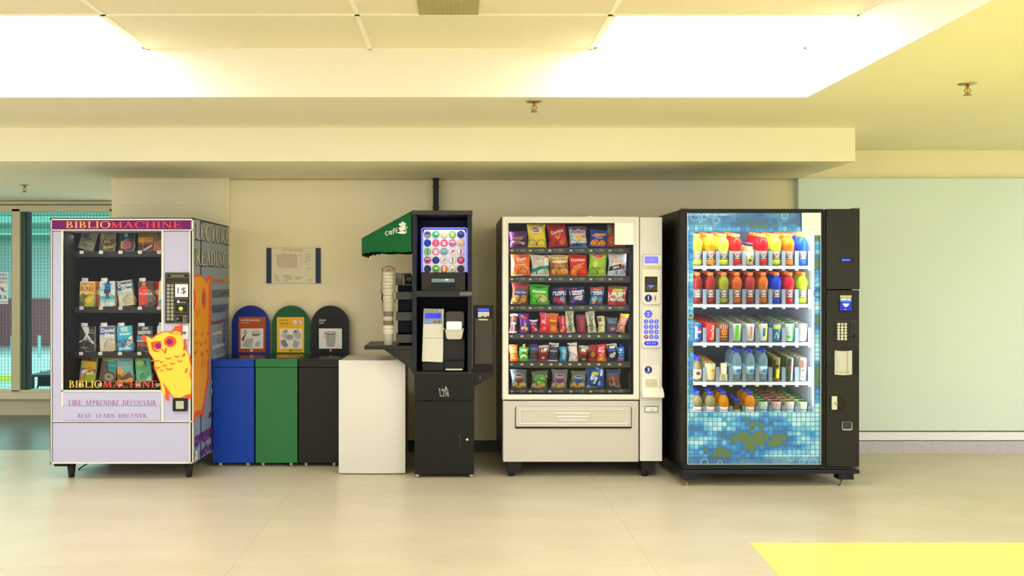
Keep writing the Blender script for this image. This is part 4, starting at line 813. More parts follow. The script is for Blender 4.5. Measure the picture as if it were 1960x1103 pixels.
b.decal(front(A0), [('L', [(742, 443.8), (739.6, 443.2), (737.8, 445.5), (738, 449), (740, 450.7), (742.5, 449.6)], 1.7, wv), ('O', 746.4, 445.6, 1.7, 2.6, 1.4, wv), ('L', [(748.6, 442), (749, 448.6)], 1.6, wv), ('L', [(756.2, 437.6), (753.8, 438), (753, 440), (752.6, 448)], 1.6, wv), ('L', [(750.8, 442), (755.2, 441.2)], 1.1, wv),
    ('L', [(757, 443.2), (760.4, 442.2), (760, 439.8), (758, 439.4), (756.8, 441.6), (757.2, 445.2), (759.4, 446), (761, 445)], 1.3, wv), ('L', [(758.8, 438), (760.6, 436)], 1.1, wv),
    ('P', [(763, 436), (776.5, 431.5), (775.8, 438), (772, 443), (768, 444), (764.5, 441)], wv), ('L', [(776, 435.5), (779.6, 434.4), (778.4, 438.4), (775, 440)], 1.1, wv), ('E', 770, 445.5, 8.2, 2.4, wv), ('L', [(771, 446), (778, 442)], 1.6, wv), ('E', 766.4, 430, 2.9, 2.6, wv), ('E', 770.7, 427.2, 2.5, 3.2, wv), ('E', 775, 429, 2.3, 2.3, wv), ('E', 770.5, 432.5, 4.2, 2.3, wv), ('L', [(767, 436), (770, 433.4)], .6, '#1A6A38'), ('L', [(766, 443.5), (776, 440.2)], .6, '#1A6A38')], -1)
b.build('side_fabric', aw)
b = MB(); b.prism(pl, A1, A1 + .004, gin); b.build('rear_fabric', aw)
b = MB(); k_ = [(xr, zt0 + .002), (X(780, KY), Z(408.5, KY) + .002), (xl + .004, zl + .002), (xl, zl), (xl - .0, zbt - .004)]
for i in range(len(k_) - 1):
    a_, c2 = k_[i], k_[i + 1]; n0 = len(b.v); kk = b.mi(gr); b.v += [(a_[0], A0, a_[1]), (c2[0], A0, c2[1]), (c2[0], A1 + .004, c2[1]), (a_[0], A1 + .004, a_[1]), (a_[0], A0, a_[1] - .003), (c2[0], A0, c2[1] - .003), (c2[0], A1 + .004, c2[1] - .003), (a_[0], A1 + .004, a_[1] - .003)]
    b.face([n0, n0 + 1, n0 + 2, n0 + 3], kk); b.face([n0 + 7, n0 + 6, n0 + 5, n0 + 4], b.mi(gin))
b.build('roof_fabric', aw)
v_ = MB()
for k_ in range(9):
    y0 = A0 + (A1 - A0) * k_ / 9; y1 = A0 + (A1 - A0) * (k_ + 1) / 9; ym = (y0 + y1) / 2
    v_.prism([(y0, zbt), (y1, zbt), (y1, zbt - .012), (ym, zbt - .024), (y0, zbt - .012)], xl, xl + .003, gin, axis='x')
v_.build('scalloped_valance', aw)
# side shelf with brackets and trays
b = MB(); SX0 = X(697, KY); b.box(SX0, ux0 - .001, KY, 6.40, Z(669.5, KY), Z(662, KY), M('#24251F', .35)); b.build('side_shelf', ks, bevel=.002)
b = MB(); b.prism([(X(735, KY), Z(669.8, KY)), (ux0 - .001, Z(669.8, KY)), (ux0 - .001, Z(712, KY)), (X(783, KY), Z(704, KY))], KY + .01, KY + .018, M('#24251F', .4)); b.build('shelf_bracket', ks)
for py2, hh in ((571.5, 12), (612, 14), (655, 14)):
    b = MB(); tx0, tx1 = X(757, KY), ux0 - .002; z0, z1 = Z(py2 + 2, KY), Z(py2 - hh, KY); tm_ = M('#3A3A33', .4)
    b.box(tx0, tx1, KY + .03, KY + .035, z0, z1, tm_); b.box(tx0, tx1, KY + .035, KY + .24, z0, z0 + .005, tm_); b.box(tx0, tx0 + .004, KY + .035, KY + .24, z0, z1, tm_); b.box(tx0, tx1, KY + .24, KY + .245, z0, z1, tm_)
    b.build('condiment_tray', ks)
b = MB(); b.box(X(757, KY), ux0 - .002, KY + .24, KY + .25, Z(662, KY), Z(545, KY), M('#14151A', .5)); b.pbox(757, 789, 544.5, 546.5, KY + .03, KY + .25, M('#2A2A26', .4)); b.build('tray_rack', ks)
# cups
cup = M('#E7E2D2', .5); zs = Z(662, KY) + .001
def cup_obj(x, y, z, h, r0, r1, m_, label, group, nm='paper_cup', cat='cup'):
    b = MB(); b.lathe([(r0, 0), (r1, h - .004), (r1 + .002, h - .004), (r1 + .002, h), (r1 - .001, h), (r0 - .001, .004), (0, .004)], (0, 0, 0), m_, 20)
    b.v = [(p[0], p[1], p[2]) for p in b.v]; o = b.build(nm, local=True); o.location = (x, y, z); return tag(o, label, cat, group)
ordn = ['first', 'second', 'third', 'fourth', 'fifth', 'sixth', 'seventh', 'eighth', 'ninth', 'tenth', 'eleventh', 'twelfth', 'thirteenth', 'fourteenth', 'fifteenth', 'sixteenth', 'seventeenth', 'eighteenth']
cx_, cy_ = X(743.5, KY + .075), KY + .075
def stack_cups(n, z, pitch, label, group):
    h = .085; r0, r1 = .029, .037; taper = (r1 - r0) / h
    for k in range(n):
        m_ = M(('#E9E4D4', '#D9D2BC', '#EEEAE0', '#CFC9B4')[k % 4], .5)
        b = MB(); hh = pitch - .0012
        if k == 0: b.lathe([(r0, 0), (r1 - .001, h - .005), (r1 + .001, h - .005), (r1 + .001, h), (r1 - .002, h), (r0 - .001, .003), (0, .003)], (0, 0, 0), m_, 20)
        else: b.lathe([(r1 - .0016, h - pitch + .0002), (r1 - .0002, h - .005), (r1 + .001, h - .005), (r1 + .001, h), (r1 - .002, h), (r1 - .0026, h - pitch + .0002)], (0, 0, 0), m_, 20)
        o = b.build('paper_cup', local=True); o.location = (cx_ + random.uniform(-.001, .001), cy_, z + pitch * k); tag(o, label.format(ordn[k]), 'cup', group)
    return z + pitch * (n - 1) + h
z1 = stack_cups(6, zs, .0105, 'white paper cup, {} from the bottom of the short cup stack', 'short stack of paper cups')
b = MB(); b.lathe([(.034, 0), (.036, .004), (.036, .088), (.034, .092)], (0, 0, 0), M('#6E675A', .5), 20); b.lathe([(.0362, .03), (.0366, .06)], (0, 0, 0), M('#B9B19E', .5), 20)
o = b.build('cup_sleeve', local=True); o.location = (cx_, cy_, z1 + .001); tag(o, 'brown printed cup sleeve bundle between the two paper cup stacks', 'cup sleeve')
z2 = z1 + .094
zz = z2; HT = Z(522, KY)
npi = 17; pit = (HT - z2 - .085) / (npi - 1)
z3 = stack_cups(npi, z2, pit, 'white paper cup, {} up in the tall bagged cup stack', 'tall stack of paper cups in a plastic bag')
bagm = glass('#FCFBF8', 1.12, .2)
def bag(u, v):
    a = 2 * PI * u; r = .0455 + .003 * math.sin(5 * a + 9 * v) + 0.003 * math.sin(13 * v * 3 + a) + .003 * math.sin(PI * v)
    if v > .93: r *= max(.15, (1 - v) / .07)
    return (r * math.cos(a), r * math.sin(a), v * (z3 - z2 + .05))
o = MB().grid(bag, 26, 30, bagm).build('plastic_bag', local=True); o.location = (cx_, cy_, z2 + .002); tag(o, 'clear crinkled plastic bag pulled over the tall cup stack', 'bag')
o = MB().tube([(-.014, 0, 0), (0, -.006, .008), (.012, 0, .002)], .004, M('#C8321E', .4)).build('twist_tie', local=True); o.location = (cx_, cy_, z3 + .012); tag(o, 'red twist tie closing the plastic cup bag', 'tie')
lidm = M('#77736A', .3); zl_ = Z(544.5, KY + .03) + .001
for i, px in enumerate((765, 773.5)):
    o = MB().lathe([(.024, 0), (.027, .07), (.029, .075), (.027, .078), (.025, .07), (0, .004)], (0, 0, 0), M('#8E887A', .3, trans=.35), 18).build('plastic_cup', local=True); o.location = (X(px, KY + .1) - .0 + i * .022, KY + .08 + i * .06, zl_); tag(o, ('smoky clear plastic cup on the rack top beside the cup bag', 'smoky clear plastic cup behind the first one on the rack')[i], 'cup', 'plastic cups on the tray rack')
o = MB().lathe([(.022, 0), (.027, .05), (.022, .06), (0, .066)], (0, 0, 0), glass('#E8E8E0', 1.4), 16).build('domed_beaker', local=True); o.location = (X(782, KY + .1) + .002, KY + .09, zl_); tag(o, 'clear domed plastic beaker on the tray rack next to the kiosk post', 'cup')
for i in range(7):
    x = X(760 + i * 3.6, KY + .1); b = MB(); a = random.uniform(-.5, .5)
    b.box(-.012, .012, -.002, .002, 0, .04, ('#D9D2B8', '#C9BE9A', '#E6E1D0')[i % 3]); o = b.build('sugar_sachet', local=True); o.location = (x, KY + .06 + .02 * i, Z(573.5, KY) + .010); o.rotation_euler = (0, a, .3); tag(o, f'paper sugar sachet, {ordn[i]} along the top condiment tray', 'sachet', 'sachets in the top condiment tray')
# brewer
MY = 6.02
br_ = thing('coffee_brewer', 'silver and black pod coffee brewer with blue display inside the kiosk', 'coffee machine', (X(848, MY), 6.2, Z(712, MY)))
bk = M('#1C1C18', .3); zb0 = Z(709, MY)
MB().box(X(808, MY), X(888, MY), MY + .02, 6.38, zb0, Z(598, MY), bk).build('body', br_, bevel=.006)
b = MB(); pts = [(X(807.5, MY), Z(692, MY)), (X(848, MY), Z(694, MY)), (X(849.5, MY), Z(591.5, MY)), (X(811, MY), Z(591, MY))]
b.prism(pts, MY - .02, MY + .03, M('#CFCBB8', .35, .35)); b.decal(front(MY - .02), [('R', 806.8, 647, 848.8, 647.8, '#8E8A7A', 1)], -1); b.build('front_panel', br_, bevel=.004)
b = MB(rough=.35); y_ = MY - .022; b.pbox(811.5, 846.5, 592.5, 620.5, y_, y_ + .002, '#8E8B84'); b.pbox(813.5, 844, 600, 609.5, y_ - .001, y_, M('#1A24E8', .3, emit=1.2)); b.decal(front(y_ - .001), [('R', 815, 603, 840, 604, '#5A6AF4', 1), ('R', 815, 606, 836, 607, '#5A6AF4', 1), ('P', [(839, 596), (842, 592.5), (843.5, 596.5)], '#C8D84A')], -1)
b.build('control_panel', br_)
for i, px in enumerate((816.8, 824.6, 832.4, 840)): MB().lathe([(0, .003), (.008, .003), (.009, 0)], (X(px, y_), y_, Z(616, y_)), M('#4A6CF4', .3, emit=1.2) if i < 2 else M('#6E6A64', .3), 14, 'y').build('control_button', br_)
b = MB(); b.pbox(808, 851, 695, 710, MY - .015, MY + .02, bk); b.build('base_front', br_, bevel=.003)
b = MB(); b.prr(854, 888, 596.5, 626, 5, MY - .06, MY + .05, M('#3E3C34', .3, .2)); b.build('brew_head', br_, bevel=.004)
b = MB(); b.prr(854.5, 884, 615.5, 631.5, 3, MY - .075, MY + .02, M('#DADAD4', .25, .7)); b.build('brew_lever', br_, bevel=.004)
b = MB(); y_ = MY - .07; b.prism([(X(852, y_), Z(630.5, y_)), (X(887.5, y_), Z(630.5, y_)), (X(884, y_), Z(648, y_)), (X(880, y_), Z(650, y_)), (X(858, y_), Z(650, y_)), (X(854.5, y_), Z(648, y_))], y_, MY + .03, M('#B9B59F', .3, .4)); b.build('pod_holder', br_, bevel=.003)
for px in (849.5, 886.5): MB().cyl((X(px, MY - .04) - .005, MY - .04, Z(628.5, MY)), .008, .01, M('#C9C6B8', .25, .8), 'x', 12).build('pivot', br_)
b = MB(); b.pbox(851, 889, 650, 690, MY + .012, MY + .02, M('#23231E', .35)); b.build('cup_recess', br_)
b = MB(); b.pbox(851, 888, 690.5, 709, MY - .05, MY + .02, M('#161614', .2)); b.pbox(853, 885, 706, 709.5, MY - .06, MY - .05, M('#C9C5AE', .3, .3)); b.build('drip_tray', br_, bevel=.003)
# payment terminal on a side arm
PYY = 5.97
pt = thing('payment_terminal', 'slim black card payment terminal mounted beside the coffee kiosk', 'payment terminal', (X(926, PYY), PYY + .05, Z(710, PYY)))
MB().pbox(906.5, 944.5, 585, 712, PYY, PYY + .10, M('#12110F', .4)).build('housing', pt, bevel=.003)
b = MB(); b.pbox(909, 943, 609, 697, PYY - .012, PYY, M('#3A382F', .45)); b.decal(front(PYY - .012), [('R', 912, 657, 940, 657.7, '#26251F', 1)], -1); b.build('front_cover', pt, bevel=.002)
b = MB(rough=.4); y_ = PYY - .003; b.pbox(912, 937.5, 590, 607.5, y_, PYY, '#1B1A17'); b.pbox(914.5, 936, 590.8, 595.6, y_ - .001, y_, M('#2A4ACF', .3, emit=.8)); b.build('display', pt)
for r in range(4):
    for c_ in range(7):
        col = '#E2DCD4' if not (r == 3 and c_ in (2, 3)) else '#2E9A4A'
        if r >= 3 and c_ >= 5: col = '#D8382A'
        b = MB(); b.pbox(915 + c_ * 3.1, 917.7 + c_ * 3.1, 597.3 + r * 2.6, 599.5 + r * 2.6, y_ - .003, y_, M(col, .4)); b.build('key', pt)
b = MB(); b.pbox(916, 933.5, 610.8, 613.4, PYY - .016, PYY - .012, M('#CFC9B0', .3)); b.build('card_slot', pt, bevel=.001)
b = MB(); b.pbox(907, 944, 699, 711, PYY - .006, PYY, M('#0B0B09', .5)); b.build('receipt_slot', pt)
b = MB(); b.prism([(kx1 - .02 + .021, Z(712.5, KY)), (X(944.5, KY), Z(712.5, KY)), (X(944.5, KY), Z(722, KY)), (X(915, KY), Z(738, KY)), (kx1 + .001, Z(740, KY))], PYY + .01, PYY + .09, M('#211F1A', .45)); b.cyl((X(919, PYY), PYY + .008, Z(723, PYY)), .004, .004, M('#DAD8CC', .2, .6), 'y', 8); b.build('side_arm', pt, bevel=.002)
# conduit to the ceiling
cd = thing('cable_conduit', 'black square cable conduit running up the wall from the kiosk to the ceiling', 'conduit', (X(834, 6.8), 6.8, Z(409, 6.8)))
MB().box(X(829, 6.79), X(839.5, 6.79), 6.79, 6.845, Z(415, 6.8), Z(341, 6.8), M('#22211C', .4)).build('channel', cd)
for py2 in (343, 357, 397): MB().box(X(827.5, 6.785), X(841, 6.785), 6.785, 6.84, Z(py2 + 1, 6.785), Z(py2 - 1, 6.785), M('#2E2D27', .35)).build('clamp', cd)
# ================================================================ snack vending machine
SY = 5.95; SD = 6.05; sx0, sx1, sx2 = X(962, SY), X(1223.5, SY), X(1268, SY); sz0, sz1 = Z(884.5, SY), Z(415, SY)
alm = M('#DAD7CF', .35, .0, noise=.01); alg = M('#C2BEB3', .35, .15, noise=.01, scale=1); sblk = M('#11120F', .7)
sm = thing('snack_vending_machine', 'cream snack vending machine with glass door, numbered payment column and black legs', 'vending machine', ((sx0 + sx2) / 2, 6.35, 0))
b = MB(); b.box(sx0 - .004, sx0 + .02, SD, 6.80, sz0, sz1 + .004, M('#17171F', .4)); b.box(sx2 - .03, sx2 - .002, SD, 6.80, sz0, sz1 + .004, sblk); b.box(sx0 + .02, sx2 - .03, 6.78, 6.80, sz0, sz1, sblk)
b.box(sx0 + .02, sx2 - .03, SD, 6.78, sz1 - .02, sz1 + .004, M('#2A2820', .5)); b.box(sx0 + .02, sx2 - .03, SD, 6.78, sz0, sz0 + .02, sblk); b.box(X(1214, SY), X(1216, SY) + .02, SD + .0, 6.78, sz0 + .02, sz1 - .02, M('#23304E', .5)); b.box(sx0 + .02, X(1214, SY), SD + .001, 6.78, Z(768, SY) - .03, Z(768, SY) - .01, sblk)
b.build('cabinet_body', sm)
b = MB(); WX0, WX1, WZ0, WZ1 = 973, 1212.5, 427, 755.5
for q in ((962, WX0, 415, 765.5), (WX1, 1223.5, 415, 765.5), (WX0, WX1, 415, WZ0), (WX0, WX1, WZ1, 765.5)): b.pbox(*q, SY, SD - .001, alm)
b.build('door_frame', sm)
b = MB()
for q in ((964.5, 967, 418, 763), (1219, 1221.5, 418, 763), (964.5, 1221.5, 417.5, 419.5), (964.5, 1221.5, 761.5, 763.5)): b.pbox(*q, SY - .008, SY, M('#F2EEE0', .3))
b.build('door_rim', sm, bevel=.004)
b = MB()
for q in ((972.8, 974, WZ0, WZ1), (1211.6, 1212.7, WZ0, WZ1), (973, 1212.5, WZ0 - .4, WZ0 + .8), (973, 1212.5, WZ1 - .8, WZ1 + .4)): b.box(X(q[0], SY), X(q[1], SY), SY + .008, SD - .001, Z(q[3], SY), Z(q[2], SY), sblk)
b.build('door_liner', sm)
MB().pbox(WX0, WX1, WZ0, WZ1, SY + .004, SY + .007, glass()).build('window_glass', sm)
MB().prr(1176.5, 1212.3, 426.5, 468.5, .5, SY + .001, SY + .003, M('#F2EFE6', .4)).build('blanked_logo', sm)  # white patch standing for a blanked-out logo
MB().pbox(1126, 1134, 413.3, 416, SY - .004, SY + .03, alm).build('door_catch', sm)
# lower panel and delivery door
b = MB(); b.pbox(963, 1222.5, 768, 884.5, SY + .002, SD, alg); b.pbox(962, 1223.5, 765.8, 767.6, SY + .03, SD, sblk); b.build('lower_panel', sm, bevel=.003)
b = MB(); b.pbox(986, 1209, 779.5, 820.5, SY - .001, SY + .002, M('#15120E', .6)); b.build('delivery_recess', sm)
b = MB(); b.pbox(987.5, 1208, 779, 817.5, SY - .016, SY - .001, alg); fl = b.build('delivery_door', sm, bevel=.004)
b = MB(); hi = alm
for q in ((994, 1201, 783.8, 785.6), (994, 1201, 810.5, 813), (994, 996, 785, 811), (1199, 1201, 785, 811), (1062, 1130, 790, 793.5), (1066, 1127, 796.5, 799.7), (1070, 1123, 803, 806)): b.pbox(*q, SY - .021, SY - .016, hi)
b.build('door_ribs', fl, bevel=.003, seg=3)
# payment column
b = MB(); b.pbox(1225, 1267.5, 416, 883, SY + .002, SD + .02, alm); b.pbox(1223.6, 1225, 416, 884, SY + .02, SD, sblk); b.build('payment_column', sm, bevel=.006)
b = MB(); b.prr(1229, 1264, 487, 582.5, 6, SY - .012, SY + .002, M('#E4DEC8', .35)); b.build('upper_bezel', sm, bevel=.004)
b = MB(); b.prism([(SY + .002, Z(486, SY)), (SY - .035, Z(489, SY)), (SY - .035, Z(508, SY)), (SY - .012, Z(516, SY)), (SY + .002, Z(516, SY))], X(1230, SY), X(1263.5, SY), M('#E6DFC9', .35), axis='x'); ub = b.build('display_hood', sm, bevel=.003)
b = MB(rough=.3); y_ = SY - .036; b.pbox(1234, 1260, 491, 504.5, y_, y_ + .001, M('#5A5CF0', .3, emit=1)); b.decal(front(y_), [('T', 'Pepsi', 1247, 498.5, 7.5, 2.8, '#D6D8FF')], -1); b.build('display', sm)
y_ = SY - .013; b = MB(rough=.4); b.pbox(1234, 1258.5, 529.5, 559.5, y_, y_ + .001, '#34322B'); b.pbox(1234.2, 1258.3, 545.5, 555.5, y_ - .006, y_, '#4B473D'); b.build('bill_acceptor', sm)
b = MB(); l_ = M('#4A6AFF', .3, emit=2.5)
for i, (w2, pz) in enumerate(((5.4, 547), (3.6, 549), (1.4, 551))):
    for k in range(-2 + i, 3 - i): b.pbox(1246 + k * 2.2 - .8, 1246 + k * 2.2 + .8, pz - .5, pz + .5, y_ - .0075, y_ - .006, l_)
b.build('bill_arrow_light', sm)
b = MB(rough=.4); b.lathe([(.025, 0), (.025, .002)], (X(1241, y_), y_, Z(571, y_)), '#1C2386', 24, 'y'); b.decal(front(y_ - .002), [('T', '1', 1241, 571, None, 8.5, '#D9DEF2')], -1); b.build('step_badge', sm)
b = MB(); b.prr(1251.3, 1257, 565, 577, 2.5, y_ - .003, y_, M('#DAD4BE', .35)); b.pbox(1253.7, 1255, 566.5, 575.5, y_ - .004, y_ - .003, M('#17140F', .6)); b.build('coin_slot', sm)
b = MB(); b.prr(1229, 1264, 588.5, 666, 7, SY - .012, SY + .002, M('#E4DEC8', .35)); kp = b.build('keypad_bezel', sm, bevel=.004)
bl = M('#4A5AF2', .35, emit=.55); blD = M('#2430C8', .35, emit=.4)
b = MB(rough=.4); b.lathe([(.0265, 0), (.0265, .003)], (X(1240.8, y_), y_, Z(601.3, y_)), blD, 24, 'y'); b.lathe([(.022, 0), (.022, .0035)], (X(1240.8, y_), y_, Z(601.3, y_)), bl, 24, 'y'); b.decal(front(y_ - .0035), [('T', '2', 1240.8, 601.3, None, 7.5, '#C9CFFF')], -1); b.build('step_badge', sm)
for r in range(4):
    for c_ in range(3):
        px, pz = 1236.6 + c_ * 9.9, 615.8 + r * 9.8; red = (r == 3 and c_ == 0)
        b = MB(rough=.4); b.lathe([(.0148, 0), (.0148, .003)], (X(px, y_), y_, Z(pz, y_)), M('#7E1E1A', .4) if red else blD, 18, 'y'); b.lathe([(.012, 0), (.012, .004)], (X(px, y_), y_, Z(pz, y_)), M('#A03028', .4) if red else bl, 18, 'y')
        b.decal(front(y_ - .004), [('T', ('1', '2', '3', '4', '5', '6', '7', '8', '9', 'X', '0', 'C')[r * 3 + c_], px, pz, None, 4.4, '#D3D8FF')], -1); b.build('keypad_button', kp)
b = MB(rough=.4); b.prr(1233, 1260, 653.3, 661.5, 4, y_ - .003, y_, M('#1A2AF0', .35, emit=.7)); b.decal(front(y_ - .003), [('T', '$0.00', 1246.5, 657.3, 19, 4.6, '#9AA6FF')], -1); b.build('price_bar', kp)
b = MB(); b.prr(1228.5, 1265, 697, 752, 7, SY - .014, SY + .002, M('#E6E0CE', .35)); b.build('coin_bezel', sm, bevel=.004)
b = MB(); b.prism([(SY + .002, Z(740, SY)), (SY - .02, Z(744, SY)), (SY - .05, Z(752, SY)), (SY - .05, Z(760, SY)), (SY + .002, Z(762, SY))], X(1226.5, SY), X(1268.5, SY), M('#EAE5D4', .35), axis='x'); b.build('coin_chin', sm, bevel=.006)
b = MB(); y2 = SY - .016; b.prr(1233.5, 1260, 723, 744, 2, y2 - .004, y2 + .002, M('#F2EEE0', .3)); b.prr(1235.5, 1258, 725.5, 741.5, 1, y2 - .006, y2 - .004, M('#C9C3A8', .4)); b.build('coin_return_door', sm)
b = MB(rough=.4); b.lathe([(.025, 0), (.025, .003)], (X(1241, y2), y2 + .001, Z(708, y2)), '#1C2386', 24, 'y'); b.decal(front(y2 - .002), [('T', '3', 1241, 708, None, 8.5, '#D9DEF2')], -1); b.build('step_badge', sm)
b = MB(); b.pbox(1234, 1259.5, 778, 789.5, SY - .002, SY + .002, M('#3A382E', .5)); b.pbox(1235, 1258.5, 779, 788.5, SY - .006, SY - .002, M('#D9DAD8', .3, .2)); b.prism([(X(1244, SY), Z(787, SY)), (X(1246, SY), Z(783, SY)), (X(1250, SY), Z(783, SY)), (X(1251, SY), Z(787, SY))], SY - .007, SY - .006, M('#B9D07A', .4)); b.build('column_badge', sm)
for px0, px1 in ((971, 998), (1228, 1255)):
    for y in (5.985, 6.62):
        xa, xb = X(px0, 5.98), X(px1, 5.98); b = MB(); b.box(xa, xb, y, y + .12, .035, sz0, M('#1E1D1B', .5)); b.cyl(((xa + xb) / 2 - .02, y + .03, 0), .022, .035, M('#1A1A18', .4), n=14); b.build('leg', sm, bevel=.002)
# trays
TY = 6.03; IY = 6.106; trm = M('#3B3D36', .45)
ROWS = [475.5, 530.5, 585.5, 639.5, 693.5, 745.5]
ring = M('#141310', .3, .6)
XC6 = [992, 1027, 1064.5, 1105, 1143, 1179.5]
XC12 = [983, 1003, 1022, 1040.5, 1059, 1076.5, 1095, 1113, 1131.5, 1150, 1170, 1190.5]
for r, py in enumerate(ROWS):
    z = Z(py, TY) - .003; b = MB(); xa, xb = X(974.5, TY), X(1206, TY)
    b.box(xa, xb, TY + .004, 6.74, z - .006, z, M('#22231F', .6)); b.box(xa, xb, TY, TY + .004, z - .034, z + .006, trm); b.box(xb, xb + .018, TY + .01, TY + .05, z - .04, z + .11, M('#3A527E', .5))
    so = b.build('snack_tray', sm)
    six = r in (0, 1, 2, 5); n = 6 if six else 12
    for k in range(n):
        cx = (XC6 if six else XC12)[k]
        px = cx - (12 if six else 4); q = MB(rough=.4); q.pbox(px - 2.6, px + 2.6, py + 2.6, py + 6, TY - .002, TY - .0005, '#8C8F88'); q.decal(front(TY - .002), [('T', str(r + 1) + '%02d' % (k * 2 + 1 if six else k + 1), px, py + 4.3, 4.6, 2.4, '#EDEEEA')], -1); q.build('selection_tag', so)
        if six:
            q = MB(rough=.5); q.decal(front(TY - .0006), [('T', 'CALORIES', cx + 8.5, py + 2.6, 9, 1.3, '#B9BAB0'), ('T', 'KILOJOULES', cx + 8.5, py + 5.2, 11, 1.5, '#B9BAB0'), ('T', '1.50', cx - 2, py + 3.6, 5, 1.3, '#B9BAB0')], -1, 0); q.build('calorie_strip', so)
        for dx in ((-8.6, 8.6) if six else (0,)):
            x = X(cx + dx, TY + .02); R0 = .030; pts = [(x + R0 * math.cos(PI * (-.12 + 1.24 * i / 16)), TY + .012 + .0004 * i, z + .034 + R0 * math.sin(PI * (-.12 + 1.24 * i / 16))) for i in range(17)]
            MB().tube(pts, .0017, ring, 5).build('coil', so)
area('snack_fill', (X(976, SD), SD + .015, 1.2), (PI / 2, 0, -.75), .02, 1.1, 1.1, (.95, 1, 1))  # bare light strips added behind the door frame to brighten the wrappers
area('snack_fill', (X(1209, SD), SD + .015, 1.2), (PI / 2, 0, .75), .02, 1.1, 2.2, (.9, .95, 1))

# ---- bags, bars and pouches: local coordinates, front towards -y
def wrapper(name, W, H, T, base, els, seed=0, crimp=.07, teeth=True, flare=.05, rough=.4, wrk=1.0, metal=.0, top=None):
    b = MB(rough=rough); b.curved = True; rs = random.Random(seed); ph = [rs.uniform(0, 6.28) for _ in range(6)]
    def prof(u, v):
        a = abs(2 * u - 1); g = max(0, 1 - a ** 3) ** .8; vv = min(max((v - crimp) / (1 - 2 * crimp), 0), 1); h = math.sin(PI * vv) ** .55
        wr = wrk * .07 * T * (math.sin(9 * u + 5 * v + ph[0]) + math.sin(13 * v - 6 * u + ph[1]) + .6 * math.sin(21 * u + ph[2] + 9 * v)) * (1 - .5 * g * h)
        return T * g * h + wr * (.25 + h)
    def xz(u, v):
        vv = min(max((v - crimp) / (1 - 2 * crimp), 0), 1)
        w2 = W * (1 - flare * 1.6 * math.sin(PI * vv) + flare * .5 * (v > 1 - crimp))
        x = (u - .5) * w2 + .004 * wrk * math.sin(4 * v + ph[3]) ; z = v * H + wrk * .0025 * math.sin(5 * u + ph[4]) * v
        return x, z
    def fr_(u, v, l=0):
        x, z = xz(u, v); return (x, -T - prof(u, v) - l, max(z, .0003))
    def bk_(u, v):
        x, z = xz(u, v); return (x, -T + .002 + .8 * prof(1 - u, v), max(z, .0003))
    b.grid(fr_, 14, 20, base); b.grid(lambda u, v: bk_(1 - u, v), 14, 20, base)
    if teeth:
        k = b.mi(base)
        for v0, s_ in ((1, 1), (0, 0)):
            if s_ == 0: continue
            for i in range(18):
                p0, p1, pm = fr_(i / 18, v0), fr_((i + 1) / 18, v0), fr_((i + .5) / 18, v0); n = len(b.v); b.v += [p0, p1, (pm[0], pm[1], pm[2] + .0022)]; b.face([n, n + 1, n + 2], k)
        e2 = [('R', 0, crimp * f, 1, crimp * f + .004, top or '#FFFFFF', 6) for f in ()]
    b.decal(fr_, els, 1, .0008, .00025)
    return b
def chips(c1, n, seed, y0=.12, y1=.42, c2=None):
    rs = random.Random(seed); o = []
    for i in range(n):
        u, v = rs.uniform(.18, .82), rs.uniform(y0, y1); r_ = rs.uniform(.07, .13)
        o.append(('E', u, v, r_, r_ * .8, c1 if i % 2 or not c2 else c2)); o.append(('A', u, v, r_ * .7, r_ * .55, 20, 150, .02, '#FFF2C8'))
    return o
shine = [('P', [(.1, .2), (.13, .8), (.155, .8), (.135, .2)], M('#FFFFFF', .2, trans=.6))]
S = []   # row, label, px left, px right, px top, px base, tilt, base colour, printing, depth
def sn(r, lab, l, rt, tp, tilt, col, els, T=.024, name='snack_bag', cat='snack bag', **k): S.append((r, lab, l, rt, tp, tilt, col, els, T, name, cat, k))
B = 'snack_bag'
sn(0, 'short purple nut mix bag, first on the top tray', 974.5, 1010, 444, 0, '#4A2350', [('R', .05, .62, .95, .9, '#5E2C74', 5), ('T', 'HARVEST', .5, .62, .6, .1, '#C9C06A'), ('T', 'BITES', .5, .5, .5, .1, '#D98A3C')] + chips('#9A4A5E', 7, 3, .1, .4, '#C98AA0'))
sn(0, 'tall yellow potato chip bag with round red and white emblem, top tray', 1009, 1044, 427.5, 0, '#E2CC1E', [('E', .45, .72, .34, .14, '#E9E6E0'), ('E', .45, .72, .27, .1, '#A23A4E'), ('T', "Lay's", .45, .72, .44, .14, '#F6F3EC', 6, .01), ('R', .66, .9, .9, .95, '#6EA0C8', 2), ('T', 'Classic', .4, .55, .4, .07, '#B89A1C'), ('E', .28, .24, .22, .17, '#D8C45A'), ('E', .75, .2, .2, .15, '#EBD84A')])
sn(0, 'tall red tortilla chip bag tilted to one side, top tray', 1049.5, 1084.5, 430, -4, '#B5251C', [('R', 0, .82, 1, 1, '#8E2018', 5), ('T', 'Doritos', .5, .66, .72, .15, '#EFE9E0', 8, .015), ('P', [(.35, .54), (.5, .4), (.66, .62), (.6, .42), (.5, .3), (.38, .42)], '#E8842A'), ('P', [(.7, .2), (.92, .5), (.95, .2)], '#D83A22'), ('E', .72, .2, .16, .12, '#D9702A'), ('E', .25, .2, .14, .1, '#C2321E')])
